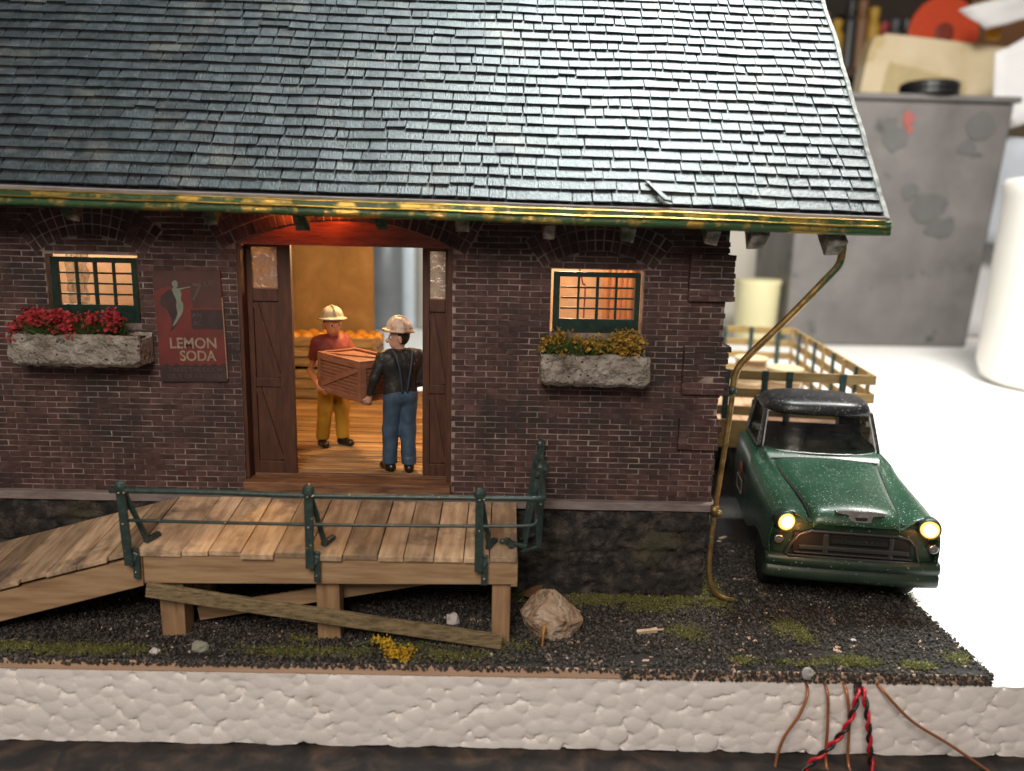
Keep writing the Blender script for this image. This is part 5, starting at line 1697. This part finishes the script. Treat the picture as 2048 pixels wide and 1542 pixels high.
def scrap(loc, r, m_, name, label, cat, flat=.5, seed=1):
    bm = bmesh.new(); bmesh.ops.create_icosphere(bm, subdivisions=2, radius=1)
    for v in bm.verts:
        k = 1 + .45 * nz(v.co.x * 1.7 + seed, v.co.y * 1.7, v.co.z * 1.7)
        v.co = Vector((v.co.x * r * k, v.co.y * r * k * .7, v.co.z * r * k * flat))
    me = bpy.data.meshes.new(name); bm.to_mesh(me); bm.free()
    me.materials.append(m_)
    o = bpy.data.objects.new(name, me); COL.objects.link(o); o.location = loc
    tag(o, label, cat)
scrap((-.52, -.80, .06), .08, MT['paper'], 'plaster_chip', 'white plaster chip in the dark gravel under the ramp', 'chip', .9, 3)
scrap((-3.0, -1.45, .05), .085, basic((.36, .37, .30), .9), 'pebble', 'grey green pebble at the front edge left of the middle post', 'pebble', .7, 9)
scrap((-3.42, -1.52, .03), .045, MT['paper'], 'plaster_chip', 'small pale chip at the front edge below the left ramp post', 'chip', .8, 5)
scrap((3.03, -1.66, .0), .06, basic((.45, .44, .43), .8), 'pebble', 'grey stone chip hanging at the front edge above the wires', 'pebble', 1.1, 14)
scrap((2.85, -1.40, .03), .05, basic((.08, .08, .085), .8), 'pebble', 'small dark pebble in the grass near the front edge right of the splinter', 'pebble', .9, 21)
scrap((3.75, -1.02, .02), .028, MT['paper'], 'plaster_chip', 'tiny white flake on the gravel in front of the truck', 'chip', .4, 2)
mb = MB().bar((-.12, -.01, .03), (.10, .03, .04), .05, .03, (0, 0, 1), 0, 3, .006).bar((.05, .02, .04), (.17, .035, .045), .02, .012)
o = mb.build('wood_splinter', MT['splinter']); o.location = (1.58, -.95, 0)
tag(o, 'pale wood splinter lying on the gravel right of the rock', 'splinter')
bm_ = MB()
lf = [[(u * .13, v * .06 * (1 - abs(u) ** 2), .02 + .05 * u * u + .02 * nz(u * 3, v * 3)) for v in np.linspace(-1, 1, 5)] for u in np.linspace(-1, 1, 9)]
o = bm_.grid(lf).build('dry_leaf', basic((.16, .08, .035), .8), smooth=True, solid=.006); o.location = (.37, -.24, .12); o.rotation_euler = (R(40), R(-20), R(20))
tag(o, 'curled brown dry leaf against the dark foundation beside the ramp end', 'leaf')
tf = empty('yellow_tuft', (-1.05, -1.48, .0), 0, 'bright yellow flower tuft fallen at the front edge below the ramp', 'plant')
mb = MB()
for (cx, cy, cz, n) in ((-.15, .05, .15, 70), (-.05, .0, .12, 90), (.03, -.03, .07, 90), (.12, -.08, .03, 80), (.16, -.10, -.05, 60), (-.02, -.06, .06, 50), (.14, -.04, .09, 50)):
    for _ in range(n):
        c = Vector((cx + random.gauss(0, .04), cy + random.gauss(0, .03), cz + random.gauss(0, .025)))
        a = Vector((random.gauss(0, 1), random.gauss(0, 1), random.gauss(0, 1))).normalized() * random.uniform(.010, .02)
        b = a.orthogonal().normalized() * a.length * random.uniform(.5, 1)
        n_ = a.cross(b).normalized() * .007
        mb.add([c + a, c + b, c - a, c - b, c + n_], [(0, 1, 4), (1, 2, 4), (2, 3, 4), (3, 0, 4), (3, 2, 1, 0)])
mb.build('blossom', MT['tuft'], tf)
MB().tube([(-.40, .10, .06), (-.25, .08, .12), (-.1, .04, .13), (.05, .0, .1)], .009, 6).tube([(-.05, .03, .14), (.1, .0, .13), (.2, -.02, .12)], .006, 6).build('stem', MT['leaf'], tf)

# ------------------------------------------------------------------ wires
def wire(pts, lab, rr=.0155):
    o = MB().tube(catmull(pts, 8), rr, 8).build('copper_wire', MT['copper'], smooth=True)
    tag(o, lab, 'wire', 'copper wires hanging from the base')
wire([(3.04, -1.45, -.13), (3.03, -1.70, -.145), (2.95, -1.78, -.35), (2.80, -1.80, -.62), (2.74, -1.82, -.88), (2.72, -1.95, -.96), (2.70, -2.6, -.90)], 'leftmost thin copper wire, bending away to the left below the base')
wire([(3.22, -1.45, -.13), (3.22, -1.70, -.15), (3.23, -1.77, -.45), (3.24, -1.8, -.85), (3.23, -2.0, -.93), (3.2, -2.6, -.90)], 'thin copper wire hanging nearly straight, second from the left')
wire([(3.41, -1.45, -.13), (3.41, -1.70, -.15), (3.44, -1.77, -.45), (3.46, -1.8, -.85), (3.46, -2.0, -.93), (3.46, -2.6, -.90)], 'thin copper wire hanging straight behind the slanting red and black pair')
wire([(3.74, -1.45, -.13), (3.77, -1.70, -.145), (4.05, -1.77, -.42), (4.45, -1.8, -.66), (4.85, -1.84, -.92), (5.0, -2.0, -.95), (5.3, -2.5, -.90)], 'rightmost thin copper wire, slanting far out to the right')
def pair(pts, lab):
    r = empty('twisted_wire', pts[0], 0, lab, 'wire', 'red and black twisted wire pairs')
    c = [Vector(p) for p in catmull(pts, 24)]
    tot = 0
    L = [[], []]
    for i, p in enumerate(c):
        if i: tot += (p - c[i - 1]).length
        d = (c[min(i + 1, len(c) - 1)] - c[max(i - 1, 0)]).normalized()
        x = d.cross(Vector((0, 1, 0))).normalized(); y = d.cross(x)
        a = tot * 26
        for k in range(2):
            L[k].append(p + (x * math.cos(a + k * math.pi) + y * math.sin(a + k * math.pi)) * .017 - Vector(pts[0]))
    MB().tube(L[0], .0165, 8).build('red_strand', MT['wire_red'], r, smooth=True)
    MB().tube(L[1], .0165, 8).build('black_strand', MT['wire_black'], r, smooth=True)
pair([(3.52, -1.45, -.13), (3.515, -1.71, -.15), (3.40, -1.84, -.42), (3.22, -1.86, -.68), (3.03, -1.88, -.87), (2.9, -2.05, -.92), (2.7, -2.6, -.89)], 'red and black twisted wire pair slanting down to the left')
pair([(3.58, -1.45, -.13), (3.57, -1.71, -.15), (3.61, -1.80, -.42), (3.65, -1.82, -.70), (3.68, -1.85, -.88), (3.68, -2.05, -.92), (3.7, -2.6, -.89)], 'red and black twisted wire pair hanging straight down')
o = MB().sphere((0, 0, 0), .03, 8, 0, (1.3, 1, .6)).build('black_crumb', MT['blackplastic'], smooth=True); o.location = (6.7, .55, -.11)
tag(o, 'tiny black crumb on the bare white foam right of the base', 'crumb')

# ------------------------------------------------------------------ bench clutter behind (out of focus)
bx = empty('paint_box', (15.0, 22.6, -.12), R(2), 'tall grey paint spattered box standing on the white foam behind the truck', 'box')
mb = MB()
zt = 9.25
mb.hexa([(-4.0, 0, 0), (3.35, 0, 0), (-4.0, 4, 0), (3.35, 4, 0), (-4.1, -.3, zt), (3.8, -.3, zt), (-4.1, 4.3, zt), (3.8, 4.3, zt)])
mb.build('box_shell', MT['spray'], bx, bevel=.12)
MB().b2(-4.2, 3.95, -.48, 4.4, zt + .002, zt + .22).build('rim', MT['spray'], bx, bevel=.06)
for (u, z, r_, k) in ((-.2, 8.6, .28, 1), (-.1, 8.2, .15, 2)):
    mb = MB()
    mb.add([(u + r_ * math.cos(a) * .8, -.345 + (zt - z) * .032, z + r_ * math.sin(a) * (1 + .3 * math.sin(3 * a + k))) for a in np.linspace(0, 6.28, 15)[:-1]], [tuple(range(14))])
    mb.build('red_splash', basic((.34, .10, .09)), bx, solid=.03)
for (u, z, r_, k) in ((-.6, 7.9, .5, 1), (1.0, 5.4, .7, 2), (1.6, 4.7, .55, 5), (2.6, 8.4, .6, 3), (2.2, 7.6, .35, 4), (.2, 6.0, .35, 6), (-.9, 8.3, .3, 7)):
    n_ = 22
    mb = MB()
    mb.add([(u + r_ * math.cos(a) * (1 + .45 * nz(k * 3, a)), -.335 + (zt - z) * .032, z + r_ * math.sin(a) * (.8 + .5 * nz(a, k * 5))) for a in np.linspace(0, 6.28, n_)[:-1]], [tuple(range(n_ - 1))])
    mb.build('dark_splash', basic((.125, .122, .12)), bx, solid=.02)
lid = MB().lathe([(1.0, 0), (1.05, .05), (1.05, .18), (1.0, .2), (1.05, .24), (1.05, .42), (.95, .5), (.0001, .5)], n=36).build('jar_lid', MT['blackplastic'])
lid.location = (15.75, 22.9, zt + .09 + .02)
tag(lid, 'black ribbed jar lid resting on top of the grey paint box', 'lid')
# cream tray leaning behind the box
tr = empty('cream_tray', (18.8, 27.6, -.12), R(3), 'cream plastic tray with rounded corners leaning behind the grey paint box', 'tray')
mb = MB()
poly = catmull([(-4.1, 0, 0), (-3.95, 8, 0), (-3.55, 12.1, 0), (-3.0, 12.65, 0), (-2.2, 12.7, 0), (4.0, 12.25, 0), (7.0, 12.0, 0), (7.2, 0, 0)], 5)
mb.prism([(p[0], p[1]) for p in poly][::-1], 0, .8)
mb.build('tray_shell', MT['cream'], tr, bevel=.2)
mb = MB()
inn = catmull([(-3.3, 6, 0), (-2.8, 11.1, 0), (-2.2, 11.5, 0), (-.6, 11.2, 0), (.4, 11.0, 0), (.9, 10.4, 0), (.9, 6, 0)], 4)
mb.prism([(p[0], p[1]) for p in inn][::-1], -.06, -.003)
mb.build('inner_panel', basic((.62, .50, .27)), tr, bevel=.03)
sl = empty('filament_spool', (21.1, 33.0, 13.95), 0, 'bright orange red spool seen from its side on the dark back shelf', 'spool')
M = Matrix.Rotation(R(90), 4, 'X')
MB().lathe([(.5, -.05), (1.72, -.05), (1.72, .12), (.5, .12)], n=48, M=M).build('flange', MT['spool'], sl, bevel=.03)
MB().lathe([(.0001, .0), (.48, .0), (.48, .16), (.3, .2), (.0001, .2)], n=30, M=M).build('hub', basic((.3, .05, .03)), sl)
# shelf standing at the back with its clutter
sh = empty('back_shelf', (14, 34.4, -.12), 0, 'dark brown shelf at the back of the bench crowded with coloured jars', 'shelf')
MB().b2(-30, 20, -1.2, 1.2, 12.0, 12.4).build('shelf_board', basic((.07, .035, .02)), sh)
MB().b2(-30, 20, -1.2, 1.2, 18.0, 18.4).build('shelf_board', basic((.07, .035, .02)), sh)
MB().b2(-30, 20, 1.21, 1.5, -.5, 24).build('shelf_back', MT['shelfdark'], sh)
for q in (-30, -6, 20):
    MB().b2(q, q + .4, -1.18, 1.2, -.5, 11.99).build('shelf_side', MT['shelfdark'], sh)
cols = [((.55, .33, .04), 'amber'), ((.03, .03, .035), 'black'), ((.32, .03, .03), 'red'), ((.24, .12, .05), 'brown'), ((.10, .10, .11), 'charcoal'), ((.45, .22, .03), 'ochre'), ((.20, .24, .26), 'slate grey')]
spots = [(15.4, 5), (16.1, 0), (16.75, 1), (17.3, 3), (17.9, 0), (18.45, 2), (19.0, 4), (19.55, 1)]
side = ['leftmost, nearest the roof edge', 'second from the roof edge', 'third from the roof edge', 'fourth from the roof edge', 'fifth from the roof edge', 'sixth from the roof edge', 'seventh from the roof edge', 'next to the orange spool']
for i, (x, ci) in enumerate(spots):
    h_ = random.uniform(2.0, 3.4)
    o = MB().lathe([(.33, 0), (.36, .05), (.36, h_ * .7), (.22, h_ * .8), (.22, h_ * .84), (.27, h_ * .85), (.27, h_), (.0001, h_)], n=18).build('paint_jar', basic(cols[ci][0]), smooth=False)
    o.location = (x, 33.6, 12.29)
    tag(o, '%s paint jar on the dark back shelf, %s' % (cols[ci][1], side[i]), 'jar', 'blurred paint jars on the back shelf')
for i, (x, z, c_, lab) in enumerate(((11.2, 9.4, (.30, .12, .04), 'brown bottle under the back shelf close to the roof edge'), (12.9, 9.0, (.38, .05, .04), 'dull red bottle under the back shelf left of the cream tray'))):
    o = MB().lathe([(.5, 0), (.55, .1), (.55, z * .8), (.25, z * .92), (.25, z), (.0001, z)], n=20).build('bottle', basic(c_))
    o.location = (x, 33.2, -.12)
    tag(o, lab, 'bottle')
o = MB().b2(-2.0, 2.0, 0, 2.0, 0, 4.6).build('cardboard_box', MT['cardboard'], bevel=.05)
o.location = (24.6, 33.3, 12.45); o.rotation_euler = (0, R(0), R(-4))
tag(o, 'plain brown cardboard box on the back shelf beside the orange spool', 'box')
o = MB().b2(-.25, .25, 0, .3, 0, 2.2).build('amber_bar', MT['amberbar'], bevel=.05)
o.location = (20.55, 28.2, 11.3)
o.location = (20.3, 27.0, 12.4)
tag(o, 'small amber plastic strip standing above the tray end at the right', 'strip')
# white pot at the right edge
o = MB().lathe([(2.3, 0), (2.6, .15), (2.75, .6), (2.62, 5.2), (2.70, 5.5), (2.6, 5.65), (2.4, 5.5), (2.35, 1), (.001, .8)], n=48).build('white_pot', MT['white_pot'], smooth=True)
o.location = (17.15, 14.6, -.125); o.scale = (1, 1, 1.07)
tag(o, 'big white round pot cut off by the right edge', 'pot')
# paper sheets and film at the right behind the pot
def sheet(pts, m_, lab, name='paper_sheet'):
    a, b, c, d = [Vector(p) for p in pts]
    P = [[a.lerp(b, u).lerp(d.lerp(c, u), v) + Vector((0, .25 * nz(u * 2, v * 2, a.x), .1 * nz(u * 3, v * 3, a.z))) for v in np.linspace(0, 1, 8)] for u in np.linspace(0, 1, 8)]
    o = MB().grid(P).build(name, m_, smooth=True, solid=.04)
    tag(o, lab, 'paper')
sheet([(18.6, 24, 11.2), (22, 24, 13.0), (22, 23.5, 9.0), (18.9, 23.6, 8.3)], MT['whitepaper'], 'crumpled white sheet above the pot at the right edge')
sheet([(19.4, 24.6, 4.0), (19.2, 24.5, 8.2), (22.4, 24.3, 8.0), (22.4, 24.2, 3.6)], MT['bluepaper'], 'bluish plastic sheet between the grey box and the right edge', 'plastic_sheet')
sheet([(18.9, 26.4, -.1), (18.7, 26.0, 5.4), (23.0, 25.5, 5.6), (23, 26, -.1)], MT['whitepaper'], 'white sheet standing low behind the grey box')
sheet([(18.0, 25.8, 13.2), (22, 25.8, 14.4), (22, 25.7, 13.2), (19.2, 25.8, 12.5)], MT['whitepaper'], 'pointed white paper corner at the upper right edge')
# objects between wall and grey box
o = MB().lathe([(.75, 0), (.8, .05), (.86, 2.3), (.9, 2.4), (.86, 2.5), (.78, 2.4), (.001, 2.3)], n=30).build('yellow_cup', MT['paleyellow'], smooth=True)
o.location = (10.0, 23.2, -.12)
tag(o, 'pale yellow plastic cup between the brick corner and the grey box', 'cup')
o = MB().b2(0, 2.6, 0, .2, 0, 5.6).build('beige_board', MT['beige'], bevel=.03)
o.location = (9.0, 26.5, -.12)
tag(o, 'beige board standing behind the pale yellow cup', 'board')
# seen through the doorway: blurred bottles and a dark block on the foam
for i, (x, y, r_, h_, m_, lab) in enumerate(((-5.1, 24.6, .75, 5.5, 'greybottle', 'dark grey bottle seen through the open doorway, the left of three'), (-4.2, 25.6, .7, 6.2, 'bluepaper', 'pale bluish bottle seen through the open doorway behind the grey ones'), (-3.35, 25.2, .55, 6.5, 'beige', 'beige bottle seen through the doorway near the right door leaf'))):
    o = MB().lathe([(r_, 0), (r_ * 1.05, .2), (r_ * 1.05, h_ * .62), (r_ * .45, h_ * .8), (r_ * .42, h_ * .9), (r_ * .55, h_ * .91), (r_ * .55, h_), (.0001, h_)], n=24).build('bottle', MT[m_], smooth=True)
    o.location = (x, y, -.12)
    tag(o, lab, 'bottle')
o = MB().b2(-4, 4, 0, .6, 0, 9.0).build('grey_panel', basic((.20, .20, .21)), bevel=.05)
o.location = (-3.2, 28.5, -.12)
tag(o, 'dull grey panel standing behind the bottles, seen through the doorway', 'panel')
